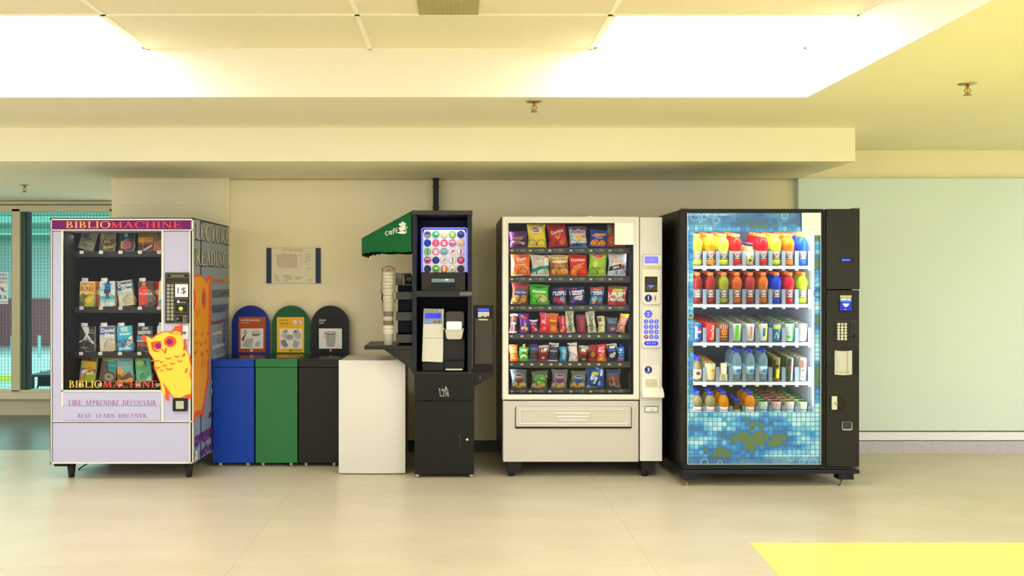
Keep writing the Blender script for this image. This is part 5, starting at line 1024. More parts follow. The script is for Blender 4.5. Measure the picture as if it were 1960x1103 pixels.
sn(0, 'white and blue ridged chip bag with red lettering, top tray', 1088.5, 1122, 435, 0, '#BFC9D8', [('R', 0, .78, 1, 1, '#3B5BA6', 5), ('P', [(.04, .92), (.96, .92), (.9, .72), (.1, .72)], '#A62A34'), ('T', 'Ruffles', .5, .82, .84, .14, '#D6DCEA', 0, .01), ('T', 'original', .5, .68, .5, .05, '#8A4A50'), ('R', 0, .02, 1, .2, '#1F4FA0', 5), ('E', .5, .47, .16, .14, '#E8A83A'), ('E', .22, .34, .2, .1, '#D8DCC0'), ('E', .78, .34, .2, .1, '#DDE0C6'), ('E', .8, .52, .12, .09, '#D8705A'), ('T', '60g', .8, .1, .25, .06, '#C8D4EA')])
sn(0, 'short blue cheese puff bag with orange puffs, top tray', 1126.5, 1160, 442, 3, '#1B48A8', [('P', [(.02, .62), (.3, .8), (.9, .86), (.95, .72), (.4, .6)], '#E08A2A'), ('T', 'CHEETOS', .5, .72, .6, .12, '#E8B23A', 10), ('T', 'Puffs', .5, .55, .4, .08, '#C8D4F0'), ('E', .28, .24, .23, .2, '#E8902A'), ('E', .74, .24, .21, .2, '#E6852A'), ('E', .5, .14, .14, .1, '#F0A23A')], T=.02)
sn(0, 'red and brown multigrain chip bag partly behind the blank white patch', 1160, 1197, 431, 2, '#A8402C', [('R', 0, .6, .2, 1, '#7E8A6A', 5), ('T', 'Sun', .62, .74, .5, .14, '#F0EEE6', 4, .01), ('T', 'Chips', .62, .6, .55, .1, '#E8C23A'), ('E', .3, .25, .25, .2, '#D8603A'), ('E', .7, .2, .22, .16, '#B83A54')])
sn(1, 'orange multigrain chip bag with white Sun lettering, second tray', 978, 1016, 488, -2, '#E56A1E', [('P', [(0, .3), (0, .9), (.14, .8), (.2, .3)], '#C9D0B0'), ('R', .18, .62, .85, .9, '#D85A18', 5), ('T', 'Sun', .52, .8, .5, .17, '#FFFFFF', 4, .015), ('T', 'Chips', .52, .64, .46, .1, '#F2C43A', 3), ('R', .3, .5, .8, .53, '#F2D8B8', 3), ('E', .26, .26, .24, .22, '#F2783A'), ('E', .75, .26, .22, .22, '#F08A3A'), ('R', .1, .03, .6, .06, '#F8E8D8', 3)])
sn(1, 'white and teal potato chip bag with orange lettering, second tray', 1015.5, 1050, 489, 0, '#D3DDD4', [('T', 'Old', .3, .81, .34, .15, '#E88A14', 0, .015), ('T', 'Dutch', .42, .65, .56, .14, '#E88A14', 0, .015), ('E', .66, .8, .08, .05, '#9AA83A'), ('P', [(0, .3), (.4, .48), (1, .52), (1, .3), (.6, .36), (.2, .2), (0, .12)], '#1E8E86'), ('E', .78, .2, .18, .14, '#C8CFA8'), ('P', [(.72, .98), (.98, .98), (.96, .86)], '#C8502E'), ('T', 'Creamy Dill', .45, .54, .5, .05, '#3A7A74')])
sn(1, 'cream and brown kettle chip bag with script title, second tray', 1050.5, 1088, 488.5, 0, '#94552E', [('P', [(0, .98), (1, .98), (.95, .66), (.5, .58), (.05, .66)], '#E2CF9A'), ('T', 'Miss Vickies', .5, .79, .8, .13, '#A8622E', 3), ('R', .1, .52, .9, .56, '#C8853A', 4), ('T', 'Sea Salt', .5, .46, .5, .06, '#E8C88A'), ('E', .27, .22, .2, .15, '#E8A83A'), ('E', .72, .22, .22, .16, '#E2A23E'), ('E', .5, .14, .16, .1, '#D8843A')])
sn(1, 'bright red tortilla chip bag standing straight, second tray', 1088.5, 1123, 488, 0, '#D32A16', [('R', 0, .9, 1, 1, '#B81E14', 5), ('T', 'Doritos', .5, .76, .8, .14, '#F4F0E8', 4, .015), ('P', [(.35, .6), (.46, .52), (.85, .72), (.5, .46), (.44, .44)], '#7A0E0E'), ('E', .45, .4, .3, .12, '#EE6A1A'), ('E', .25, .2, .2, .18, '#F08A2A'), ('E', .72, .22, .2, .18, '#E8402A'), ('T', 'NACHO', .65, .56, .4, .07, '#F2C83A', 15)])
sn(1, 'lime green potato chip bag with red emblem, second tray', 1125.5, 1160, 483.5, 0, '#93C22C', [('R', 0, .95, 1, 1, '#5C8A22', 5), ('E', .48, .84, .38, .1, '#E8E4B8'), ('E', .48, .86, .3, .09, '#C83228'), ('T', "Lay's", .48, .87, .44, .12, '#F8F4EA', 4, .01), ('E', .5, .74, .22, .04, '#E88A2A'), ('E', .35, .5, .14, .14, '#D8D06A'), ('T', 'Wasabi', .4, .36, .5, .06, '#4A7A1E'), ('E', .22, .2, .2, .17, '#7EB02A'), ('E', .76, .2, .2, .17, '#B4D04A')])
sn(1, 'white barbecue chip bag with brown band and gold top, second tray', 1161.5, 1197, 482.5, 1, '#CBD2E2', [('P', [(0, 1), (.15, .9), (.5, .86), (.85, .92), (1, 1)], '#B8942A'), ('T', 'Old', .32, .74, .34, .13, '#E88A14', 0, .015), ('T', 'Dutch', .42, .6, .54, .13, '#E88A14', 0, .015), ('P', [(.02, .2), (.05, .38), (.7, .5), (.68, .28)], '#2E2018'), ('T', 'BBQ', .4, .34, .36, .12, '#F2EDE4', 12), ('E', .8, .38, .12, .09, '#C83A2A'), ('E', .8, .2, .14, .1, '#A8B8E0')])
sn(2, 'brown cookie bag with blue label and crumpled red top, third tray', 977.5, 1010, 542, 2, '#6E4424', [('P', [(0, .74), (1, .74), (.95, 1), (.7, .86), (.45, 1), (.3, .88), (.05, .95)], '#A8324A'), ('E', .5, .55, .4, .12, '#2450A8'), ('T', 'Chips Ahoy', .5, .55, .66, .1, '#E2E8F4', 0), ('E', .28, .26, .19, .17, '#D8A45A'), ('E', .72, .26, .19, .17, '#D2984A'), ('E', .5, .12, .15, .1, '#C28A3E')] + [('E', .2 + .07 * i, .2 + .12 * (i % 2), .02, .018, '#4A2C18') for i in range(9)])
sn(2, 'bright green plantain chip bag, third tray', 1013, 1050, 546, 1, '#3FB41C', [('R', 0, .84, 1, 1, '#2E8A1C', 5), ('E', .5, .84, .14, .05, '#2A4A34'), ('T', 'Plantain', .5, .66, .72, .12, '#F0F4E4', 0, .02), ('R', .3, .46, .9, .5, '#D8B03A', 3), ('E', .3, .28, .2, .2, '#7ACC3A'), ('E', .7, .28, .2, .18, '#D8B89A'), ('E', .72, .28, .12, .1, '#E8D0B8')])
sn(2, 'navy fruit snack bag with white band standing straight, third tray', 1057, 1084.5, 551, 0, '#272A68', [('E', .55, .9, .2, .06, '#B82A4A'), ('R', .02, .56, .98, .78, '#E4E4EC', 5), ('T', "Welch's", .5, .67, .84, .14, '#23265E', 0, .01), ('E', .25, .3, .2, .14, '#C83A4A'), ('E', .72, .32, .22, .18, '#8AA8C8'), ('E', .5, .16, .2, .1, '#C8304A'), ('E', .8, .12, .15, .08, '#D84A5A')], T=.02)
sn(2, 'navy fruit snack bag with white band leaning over, third tray', 1090, 1119.5, 552, -7, '#2C2E7A', [('E', .4, .9, .16, .06, '#C0305A'), ('R', .0, .56, 1, .8, '#E6E6EE', 5), ('T', "Welch's", .5, .68, .86, .15, '#23265E', 0, .01), ('P', [(.2, .4), (.5, .5), (.9, .5), (.8, .2), (.4, .24)], '#D4D2DC'), ('E', .2, .2, .14, .1, '#7A4A9A'), ('L', [(.3, .46), (.8, .52)], .03, '#E08A3A')], T=.02)
sn(2, 'grey-blue fruit snack bag with red and orange top, third tray', 1128, 1154.5, 550, 0, '#2A5C94', [('R', 0, .86, 1, 1, '#B8362C', 5), ('E', .5, .88, .3, .05, '#E09A3A'), ('R', .0, .58, 1, .78, '#DCE2E6', 5), ('T', "Welch's", .48, .68, .84, .14, '#1E2E5E', 8, .01), ('E', .3, .34, .22, .16, '#A8C0CC'), ('E', .7, .28, .22, .16, '#5A9AC0'), ('E', .3, .12, .16, .07, '#D8A84A'), ('E', .72, .12, .16, .07, '#D8542E')], T=.02)
sn(2, 'white and red snack bag with yellow crisps above, third tray', 1162, 1198, 549, 0, '#D0303A', [('R', 0, .86, 1, 1, '#4A5A3E', 5), ('R', .02, .35, .98, .7, '#D2DCC4', 5), ('E', .4, .78, .18, .1, '#C8B83A'), ('E', .65, .8, .16, .08, '#D0C24A'), ('R', .02, .2, .98, .35, '#E8E0D0', 5), ('E', .28, .45, .16, .08, '#E86A7A'), ('E', .75, .28, .2, .1, '#F0D8C8'), ('E', .25, .1, .2, .08, '#F04A5A')])
def candy(r, lab, l, rt, tp, tilt, col, els, **k): sn(r, lab, l, rt, tp, tilt, col, els, T=k.pop('T', .011), name=k.pop('name', 'candy_bar'), cat=k.pop('cat', 'candy'), **k)
candy(3, 'brown candy bar wrapper with white swoosh lettering, first on the fourth tray', 975.5, 990, 601.5, 0, '#5E3A38', [('R', 0, .9, 1, 1, '#D8DCE4', 3), ('E', .5, .78, .3, .1, '#7A4E34'), ('T', 'Twix', .5, .28, .6, .2, '#E8E2DC', 60), ('E', .5, .5, .4, .06, '#B8B0B0'), ('R', 0, .02, 1, .1, '#C8C0C0', 3)])
candy(3, 'tall purple candy bag with yellow and white lettering, fourth tray', 994, 1013, 601, -2, '#5E1C84', [('E', .5, .8, .28, .1, '#C8461E'), ('E', .3, .88, .14, .05, '#E0A02A'), ('T', 'Skittles', .55, .42, .2, .44, '#F2E8F2', 0), ('E', .3, .25, .16, .09, '#D8B82A'), ('E', .7, .2, .18, .09, '#C8D03A'), ('E', .5, .08, .3, .05, '#B83AA0')])
candy(3, 'short purple and pink candy pouch, fourth tray', 1015, 1030.5, 613, -3, '#6E2C6A', [('R', 0, .85, 1, 1, '#D8D4E0', 3), ('T', 'Fizzy', .5, .7, .7, .12, '#F0C8E0'), ('E', .4, .45, .22, .12, '#E84A7A'), ('E', .65, .25, .22, .14, '#E89A2A'), ('E', .35, .15, .2, .1, '#B8307A')])
candy(3, 'tall pink-red gummy bag flaring at the top, fourth tray', 1031, 1050, 599.5, 3, '#D8304E', [('R', .05, .8, .95, .96, '#E86A8A', 4), ('T', 'Sour', .55, .72, .6, .12, '#F6E08A', 70), ('E', .5, .24, .34, .2, '#E8243A'), ('E', .5, .22, .18, .1, '#F0707A'), ('E', .3, .55, .18, .08, '#F2A0A8')])
candy(3, 'orange peanut butter candy bag with yellow lettering, fourth tray', 1050.5, 1068, 600.5, 0, '#DE6414', [('R', 0, .86, 1, 1, '#E8822A', 4), ('T', "Reese's", .5, .64, .8, .12, '#F4D83A'), ('T', 'Pieces', .5, .52, .7, .09, '#3A2A4A'), ('E', .5, .24, .34, .18, '#F08A1E'), ('R', .35, .16, .65, .19, '#F8DCB0', 2)])
candy(3, 'pink-red fruit chew bag beside the white chocolate bar, fourth tray', 1069, 1084, 606, 0, '#C8243E', [('T', 'Jujube', .5, .7, .74, .22, '#F6D8DC', 75), ('E', .4, .45, .25, .1, '#8A1E6A'), ('E', .6, .3, .2, .1, '#E87A2A'), ('E', .35, .15, .25, .1, '#D8A83A')])
candy(3, 'white chocolate bar with dark vertical lettering, just past the pink bag', 1084.5, 1101, 596, -5, '#D6D6BE', [('T', "HERSHEY'S", .5, .46, .34, .84, '#2E2A26', 0), ('R', .9, .05, 1, .95, '#C8C89A', 3)][1:] + [('V', "HERSHEY'S", .46, .47, .42, .8, '#33302A')])
candy(3, 'dark red licorice bag between two white chocolate bars, fourth tray', 1103.5, 1122, 603, 0, '#8E2630', [('R', 0, .88, 1, .96, '#3A6AA8', 3), ('R', .05, .82, .95, .87, '#C8404A', 3), ('T', 'NIBS', .5, .42, .6, .34, '#B85A5E', 90), ('R', .1, .1, .9, .14, '#5A1A20', 3)])
candy(3, 'white chocolate bar with dark vertical lettering, beyond the red licorice', 1124, 1141, 597, -4, '#DADAC4', [('R', .9, .05, 1, .95, '#C8C89A', 3), ('V', "HERSHEY'S", .46, .47, .42, .8, '#33302A')])
candy(3, 'yellow and white candy roll with purple corner, fourth tray', 1143.5, 1157.5, 606, -1, '#D8D0A8', [('R', 0, .0, 1, .5, '#B8B82A', 4), ('R', .05, .68, .5, .92, '#7A4A9A', 3), ('R', .5, .68, .95, .9, '#E0C82A', 3), ('E', .6, .3, .3, .16, '#E4E0D0'), ('E', .5, .12, .34, .08, '#F0EEE4')])
candy(3, 'grey-blue treat bag with brown cookie picture, fourth tray', 1159.5, 1181, 608.5, 0, '#3E4A66', [('R', 0, .8, 1, 1, '#5C6688', 4), ('T', 'Fibre', .5, .72, .7, .14, '#8CA0D0'), ('E', .55, .3, .34, .2, '#7A4632'), ('E', .55, .28, .2, .1, '#9AA0B8'), ('P', [(.5, .96), (.8, .99), (.95, .9), (.6, .88)], '#6A6A2E')])
candy(3, 'pink and yellow fruit chew stick leaning over, last on the fourth tray', 1179.5, 1195.5, 602, 11, '#E8A83A', [('R', .0, .82, 1, 1, '#D8C42A', 3), ('R', .1, .12, .9, .8, '#E86A8A', 3), ('V', 'STARBURST', .5, .46, .5, .62, '#F8F0F0'), ('R', 0, 0, 1, .1, '#D8A02A', 3)])
candy(4, 'orange candy bag with yellow lettering, first on the fifth tray', 975, 992, 661, -2, '#D8551C', [('R', 0, .86, 1, 1, '#E8642A', 4), ('R', .1, .5, .9, .84, '#C8B04A', 4), ('T', "Reese's", .5, .74, .7, .12, '#4A3A7A'), ('T', 'Pieces', .5, .58, .6, .09, '#3A3A7A'), ('E', .5, .26, .36, .2, '#F0641E'), ('T', '$1', .5, .16, .3, .06, '#F8DCC0')])
candy(4, 'green apple squeeze pouch with yellow cap, fifth tray', 994, 1012, 661, 0, '#3CB42A', [('E', .5, .78, .34, .1, '#D8DCC8'), ('T', 'Rio', .6, .62, .4, .12, '#C83A1E'), ('E', .5, .3, .38, .2, '#D8D8B0'), ('E', .5, .22, .3, .12, '#5CB83A'), ('T', 'apple', .5, .08, .4, .05, '#E8F0D8')], name='squeeze_pouch', cat='pouch', cap='#E8C81E')
candy(4, 'dark blue and brown candy bag with a pink stripe, fifth tray', 1012.5, 1029, 660, 1, '#3A2C4A', [('R', 0, .8, 1, .98, '#2E3A8A', 4), ('T', 'TRIPLE', .5, .72, .84, .12, '#6A8AD0'), ('R', .1, .18, .9, .6, '#54342E', 4), ('R', .5, .1, .6, .6, '#9A5A7A', 2), ('R', 0, 0, 1, .14, '#2A6A8A', 4)])
candy(4, 'white-topped jerky bag with a red foot, fifth tray', 1030.5, 1049.5, 662, -1, '#8E2430', [('R', 0, .6, 1, 1, '#D6D4C8', 4), ('P', [(.1, .82), (.95, .92), (.95, .88), (.1, .78)], '#1C1C22'), ('R', 0, .52, 1, .62, '#C03A3A', 4), ('E', .55, .3, .34, .2, '#5E2E22'), ('E', .5, .22, .16, .08, '#C8B8B0'), ('R', 0, 0, 1, .1, '#C02A34', 3)], T=.014)
candy(4, 'white and navy bag with a black middle and purple lines, fifth tray', 1050, 1068, 657, 0, '#2C2E3A', [('R', 0, .8, 1, 1, '#DADAD2', 4), ('P', [(.05, .86), (.95, .95), (.95, .91), (.05, .82)], '#1C1C2A'), ('R', 0, .68, 1, .8, '#2A2E9A', 4), ('R', .05, .52, .95, .62, '#8A8A6A', 4), ('E', .5, .42, .3, .1, '#3E4A3E'), ('R', .1, .22, .9, .25, '#4A4AC0', 2), ('R', .1, .12, .9, .15, '#5A5AC8', 2), ('R', 0, 0, 1, .08, '#C8C8C0', 3)], T=.014)
candy(4, 'small sky-blue mint packet with a white oval, fifth tray', 1070.5, 1085, 664.5, 0, '#1C94C4', [('E', .5, .52, .2, .4, '#E2E4D2'), ('V', 'coconut', .5, .52, .24, .5, '#8A8A5A')])
candy(4, 'white marshmallow bag with confetti edges, fifth tray', 1087, 1104.5, 657, 0, '#EADCDC', [('E', .08, .88, .12, .06, '#3A5AC8'), ('E', .06, .7, .1, .05, '#E8C83A'), ('E', .08, .5, .1, .05, '#C84AA0'), ('E', .08, .3, .1, .05, '#3AA8C8'), ('R', .2, .84, .8, .88, '#8A3A6A', 3), ('E', .6, .3, .28, .2, '#F2EAE0'), ('E', .4, .36, .05, .02, '#D83A3A'), ('E', .9, .8, .08, .05, '#E8C83A')], T=.016)
candy(4, 'white and orange-red jerky bag tilted forward, fifth tray', 1105, 1123, 663, 3, '#6E3A26', [('R', 0, .62, 1, 1, '#D8D6CA', 4), ('P', [(.05, .84), (.95, .94), (.95, .9), (.05, .8)], '#2A3070'), ('R', 0, .46, 1, .62, '#C8502A', 4), ('E', .5, .26, .32, .16, '#4A3A2A'), ('E', .7, .12, .2, .07, '#C8A04A')], T=.014)
candy(4, 'dark red candy pouch with green corner, fifth tray', 1125, 1142, 661, 0, '#9A2A22', [('R', .05, .74, .3, .86, '#5A7A4A', 2), ('R', .1, .25, .9, .62, '#6A2418', 4), ('E', .5, .42, .26, .16, '#B8862E'), ('R', 0, .06, 1, .1, '#D8504A', 3)])
candy(4, 'bright red candy bag with white swirls and orange foot, fifth tray', 1142.5, 1160, 660, 0, '#E0203E', [('R', 0, 0, 1, .3, '#E88A2A', 4), ('T', 'SO', .5, .8, .6, .16, '#F8DCE0', 8, .015), ('T', 'HOT', .5, .6, .7, .16, '#F8DCE0', -6, .04), ('T', 'RS', .5, .4, .5, .14, '#F8E4E4', 8, .015), ('E', .4, .14, .2, .08, '#F2C83A')])
candy(4, 'wide white and blue bag with black and silver picture, fifth tray', 1160.5, 1179.5, 658.5, 0, '#2C2E30', [('R', 0, .74, 1, 1, '#DADCD0', 4), ('R', .0, .9, 1, .93, '#1E1E1A', 3), ('R', 0, .54, 1, .74, '#2A36A8', 4), ('R', .1, .62, .8, .65, '#7A8AE0', 3), ('E', .5, .34, .3, .14, '#B8B8B0'), ('E', .7, .44, .16, .08, '#D8D8C8'), ('R', 0, 0, 1, .12, '#2A2E78', 3)], T=.014)
candy(4, 'blue squeeze pouch with dark blue cap, last on the fifth tray', 1180.5, 1194, 661, 0, '#1E78D0', [('R', 0, .0, 1, .32, '#9A5A9A', 4), ('T', 'blue', .5, .62, .7, .14, '#E4F0FC', 0, .01), ('E', .5, .82, .2, .08, '#D8ECFA'), ('E', .5, .45, .4, .06, '#4AB0E0'), ('R', .2, .16, .8, .22, '#C89AC8', 2)], name='squeeze_pouch', cat='pouch', cap='#1A2AD8')
cook = lambda c: [('E', .25, .2, .2, .13, '#C8A04E'), ('E', .72, .2, .2, .13, '#CFA858'), ('E', .5, .12, .2, .1, '#D8B25E'), ('E', .5, .54, .36, .26, c), ('O', .5, .54, .36, .26, .02, '#C8B89A'), ('R', .2, .48, .8, .53, '#5A5A60', 4), ('T', 'PeanutCo', .5, .63, .5, .1, '#E8C8A8')]
sn(5, 'clear cookie bag with a brown round label, first on the lowest tray', 977.5, 1008, 708, 0, '#54606C', cook('#5E3A2E'), T=.018)
sn(5, 'clear cookie bag with a green label and white paper strip, lowest tray', 1016, 1047, 711, 0, '#5A6A5E', cook('#5CA82E')[:4] + [('R', .25, .4, .72, .74, '#4E9A2A', 4), ('L', [(.3, .12), (.45, .38), (.62, .58), (.92, .68)], .14, '#E2E2D8')], T=.018)
sn(5, 'clear cookie bag with a purple round label, lowest tray', 1055, 1085, 708, 0, '#66707A', cook('#6E2A7C'), T=.018)
sn(5, 'clear cookie bag with a blue round label, lowest tray', 1090.5, 1120.5, 711, 2, '#5E6A5A', cook('#1C54A8'), T=.018)
sn(5, 'crumpled blue bag of wrapped white mints, lowest tray', 1121, 1156, 702, -3, '#1F50A8', [('E', .12 + .76 * ((i * .37) % 1), .1 + .8 * ((i * .61) % 1), .08, .06, ('#DCE6F4', '#3C86D8', '#A8C4EC', '#12307A')[i % 4]) for i in range(26)] + [('E', .45, .66, .2, .08, '#B8C83A'), ('O', .28, .5, .1, .08, .03, '#F0F4FA'), ('R', .1, .02, .6, .07, '#8A7A3A', 3)], T=.024, wrk=1.8)
sn(5, 'clear bag of chocolate drizzled cookies with a blue top, last on the lowest tray', 1160, 1188, 708, -2, '#44485E', [('R', 0, .78, 1, .96, '#2A4A8A', 4), ('E', .5, .42, .38, .28, '#7A3E2A')] + [('L', [(.2, .6 - .1 * i), (.5, .56 - .1 * i), (.84, .42 - .1 * i)], .03, ('#D8B8A0', '#E8DCC8')[i % 2]) for i in range(5)], T=.02)
_dec = MB.decal
def vexp(els):   # 'V': lettering running up the wrapper
    o = []
    for e in els:
        if e[0] == 'V': o.append(('T', e[1], e[2], e[3], e[5], e[4], e[6], 90, .02))
        else: o.append(e)
    return o
def rot_fix(b, W, H): pass
for i, (r, lab, l, rt, tp, tilt, col, els, T, nm, cat, k) in enumerate(S):
    py = ROWS[r] - 1.5; W = (rt - l) * IY / F; H = (py - tp) * (IY - T) / F; cap = k.pop('cap', None)
    els2 = []
    for e in vexp(els):
        if e[0] == 'T' and len(e) > 7 and abs(e[7]) > 45:   # turned lettering is drawn as strips so that its box keeps its proportions
            a = math.radians(e[7]); els2.append(('Q',) + e[1:])
        else: els2.append(e)
    plain = [e for e in els2 if e[0] != 'Q']
    b = wrapper(nm, W, H * (.88 if cap else 1), T, col, plain, seed=i * 3 + 1, teeth=not cap, **k)
    # lettering that runs upwards: map with real proportions
    rs_ = random.Random(i * 3 + 1)
    for e in els2:
        if e[0] == 'Q':
            tv, tf, asp = text_geo(e[1], .02); n0 = len(b.v); kk = b.mi(e[6])
            if e[4] > e[5] or True: ln_, th = max(e[4], e[5]), min(e[4], e[5])
            for p in tv: b.v.append((( e[2] + (.5 - p[1]) * th - .5) * W, -2.35 * T - .0006, (e[3] + (p[0] - .5) * ln_) * H))
            for f_ in tf: b.face([n0 + q for q in f_], kk)
    x = X((l + rt) / 2, IY); z = Z(py, IY - T) + abs(math.sin(math.radians(tilt))) * W * .5 + .001
    if cap:
        t = thing(nm, lab, cat, (x, IY, z), 'snacks on the trays of the snack machine'); b.build('pouch_body', t, local=True)
        MB().lathe([(.006, 0), (.0095, .004), (.0095, .02), (.008, .022)], (0, -T, H * .87), M(cap, .35), 14).build('cap', t, local=True)
    else:
        t = b.build(nm, local=True); t.location = (x, IY, z); tag(t, lab, cat, 'snacks on the trays of the snack machine')
    t.rotation_euler = (0, math.radians(tilt), 0)
# ================================================================ drinks vending machine
DYF = 5.68; DDB = 5.775; dx0, dx1, dx2 = X(1308, DYF), X(1576, DYF), X(1646, DYF); dz0, dz1 = Z(903, DYF), Z(399.5, DYF)
dbk = M('#151411', .38, noise=.04, scale=3); dbk2 = M('#2E2D27', .4); wht = M('#DCE6EE', .5)
dm = thing('drinks_vending_machine', 'large black drinks vending machine with lit glass front and blue tiled graphic', 'vending machine', ((dx0 + dx2) / 2, 6.1, 0))
b = MB(); yb = 6.53; z_ = dz0 + .02
b.box(dx0, dx0 + .02, DDB + .012, yb, z_, dz1, dbk); b.box(dx2 - .02, dx2, DDB + .012, yb, z_, dz1, dbk); b.box(dx0 + .02, dx2 - .02, yb - .02, yb, z_, dz1, dbk); b.box(dx0 + .02, dx2 - .02, DDB + .012, yb - .02, dz1 - .02, dz1, dbk); b.box(dx0 + .02, dx2 - .02, DDB + .012, yb - .02, z_, z_ + .02, dbk)
b.build('cabinet_body', dm, bevel=.002)
# white lined cold compartment
IX0, IX1, IZ0, IZ1, IYB = 1.545, 2.392, .33, 1.745, 6.44
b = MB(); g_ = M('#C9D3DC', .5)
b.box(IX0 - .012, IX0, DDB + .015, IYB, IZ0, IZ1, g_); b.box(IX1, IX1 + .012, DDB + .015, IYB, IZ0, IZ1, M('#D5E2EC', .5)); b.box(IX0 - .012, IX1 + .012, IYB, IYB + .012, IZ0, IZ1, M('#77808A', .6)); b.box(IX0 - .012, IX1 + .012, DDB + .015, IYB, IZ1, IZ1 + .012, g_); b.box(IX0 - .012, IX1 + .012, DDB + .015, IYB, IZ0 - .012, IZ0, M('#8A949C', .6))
b.build('inner_lining', dm)
# door
b = MB(); GX0, GX1, GZ0, GZ1 = 1315.5, 1571.5, 407.5, 889.5
for q in ((1308, GX0, 400, 895.5), (GX1, 1576, 400, 895.5), (GX0, GX1, 400, GZ0), (GX0, GX1, GZ1, 895.5)): b.pbox(*q, DYF, DDB, dbk)
b.pbox(1576.5, 1581.5, 401, 895, DYF + .012, DDB, M('#2A2924', .3)); b.build('door_frame', dm, bevel=.003)
# graphic door liner with a round-cornered clear window
def gfx():
    m = bpy.data.materials.new('tiled_water_graphic'); m.use_nodes = True; nt = m.node_tree; bs = nt.nodes['Principled BSDF']; N = nt.nodes.new; L = nt.links.new
    g = N('ShaderNodeNewGeometry'); sp = N('ShaderNodeSeparateXYZ'); L(g.outputs['Position'], sp.inputs[0])
    def mth(op, a, b_=None, c=None):
        n = N('ShaderNodeMath'); n.operation = op
        for i, v in enumerate((a, b_, c)):
            if v is None: continue
            if isinstance(v, (int, float)): n.inputs[i].default_value = v
            else: L(v, n.inputs[i])
        return n.outputs[0]
    c = .0307
    xs = mth('DIVIDE', mth('ADD', sp.outputs[0], 10.004), c); zs_ = mth('DIVIDE', mth('ADD', sp.outputs[2], 10.01), c)
    fx, fz = mth('FRACT', xs), mth('FRACT', zs_); ix, iz = mth('FLOOR', xs), mth('FLOOR', zs_)
    ln = mth('MAXIMUM', mth('LESS_THAN', fx, .13), mth('LESS_THAN', fz, .13))
    def nz(x, z, sx, sz, sc, det=2, off=0):
        cb = N('ShaderNodeCombineXYZ'); L(mth('MULTIPLY', x, sx), cb.inputs[0]); L(mth('MULTIPLY_ADD', z, sz, off), cb.inputs[1]); n = N('ShaderNodeTexNoise'); n.inputs['Scale'].default_value = sc; n.inputs['Detail'].default_value = det; L(cb.outputs[0], n.inputs['Vector']); return n.outputs[0]
    smooth = nz(xs, zs_, .045, .13, 1.3, 3, 4.3)
    cell = nz(ix, iz, .06, .17, 1.3, 3, 4.3)
    wn = N('ShaderNodeTexWhiteNoise'); cb = N('ShaderNodeCombineXYZ'); L(ix, cb.inputs[0]); L(iz, cb.inputs[1]); L(cb.outputs[0], wn.inputs[0])
    v = mth('ADD', mth('MULTIPLY', smooth, .68), mth('MULTIPLY', cell, .32))
    v = mth('ADD', v, mth('MULTIPLY', mth('SUBTRACT', wn.outputs[0], .5), .07))
    r = N('ShaderNodeValToRGB'); e = r.color_ramp.elements
    e[0].position = .425; e[0].color = lin('#4E6A3A'); e[1].position = .60; e[1].color = lin('#A4D4DE')
    for p, h in ((.445, '#3A6E5C'), (.46, '#1A5A9C'), (.485, '#1F7EC4'), (.515, '#3E96C4'), (.555, '#74BCCC')): k = e.new(p); k.color = lin(h)
    L(v, r.inputs[0])
    # darker, bluer towards the printed foot and the printed head of the graphic
    hd = mth('MAXIMUM', mth('LESS_THAN', sp.outputs[2], Z(875, DYF)), mth('GREATER_THAN', sp.outputs[2], Z(431, DYF)))
    mx0 = N('ShaderNodeMix'); mx0.data_type = 'RGBA'; L(mth('MULTIPLY', hd, .7), mx0.inputs[0]); L(r.outputs[0], mx0.inputs[6]); mx0.inputs[7].default_value = lin('#2A5484')
    msk = mth('MULTIPLY', ln, mth('MULTIPLY', mth('GREATER_THAN', v, .435), mth('SUBTRACT', 1, hd)))
    mx = N('ShaderNodeMix'); mx.data_type = 'RGBA'; L(mth('MULTIPLY', msk, .9), mx.inputs[0]); L(mx0.outputs[2], mx.inputs[6]); mx.inputs[7].default_value = lin('#0E5A90')
    L(mx.outputs[2], bs.inputs['Base Color']); L(mx.outputs[2], bs.inputs['Emission Color']); bs.inputs['Emission Strength'].default_value = .28; bs.inputs['Roughness'].default_value = .3
    return m
gm_ = gfx(); OX0, OX1, OZ0, OZ1 = 1327, 1558.5, 443.5, 788.5
GY = DYF + .012
b = MB(); k = b.mi(gm_)
outer = [(X(GX0, GY), Z(GZ1, GY)), (X(GX1, GY), Z(GZ1, GY)), (X(GX1, GY), Z(GZ0, GY)), (X(GX0, GY), Z(GZ0, GY))]
inner = rpts(X(OX0, GY), X(OX1, GY), Z(OZ1, GY), Z(OZ0, GY), .012, 5)
for yy, rev in ((GY, False), (GY + .006, True)):
    n = len(b.v); pts = outer + inner; b.v += [(p[0], yy, p[1]) for p in pts]
    for t in tessellate_polygon([[Vector((p[0], p[1], 0)) for p in outer], [Vector((p[0], p[1], 0)) for p in inner]]):
        a0, a1, a2 = (pts[i] for i in t); cr = (a1[0] - a0[0]) * (a2[1] - a0[1]) - (a2[0] - a0[0]) * (a1[1] - a0[1])
        if (cr < 0) != rev: t = t[::-1]
        b.face([n + i for i in t], k)
N_ = len(outer) + len(inner); wk = b.mi(wht)
for i in range(len(inner)):
    j = (i + 1) % len(inner); b.face([4 + i, 4 + j, N_ + 4 + j, N_ + 4 + i], wk)
gp = b.build('graphic_panel', dm)
rg = M('#7CC4D8', .3, emit=.35)
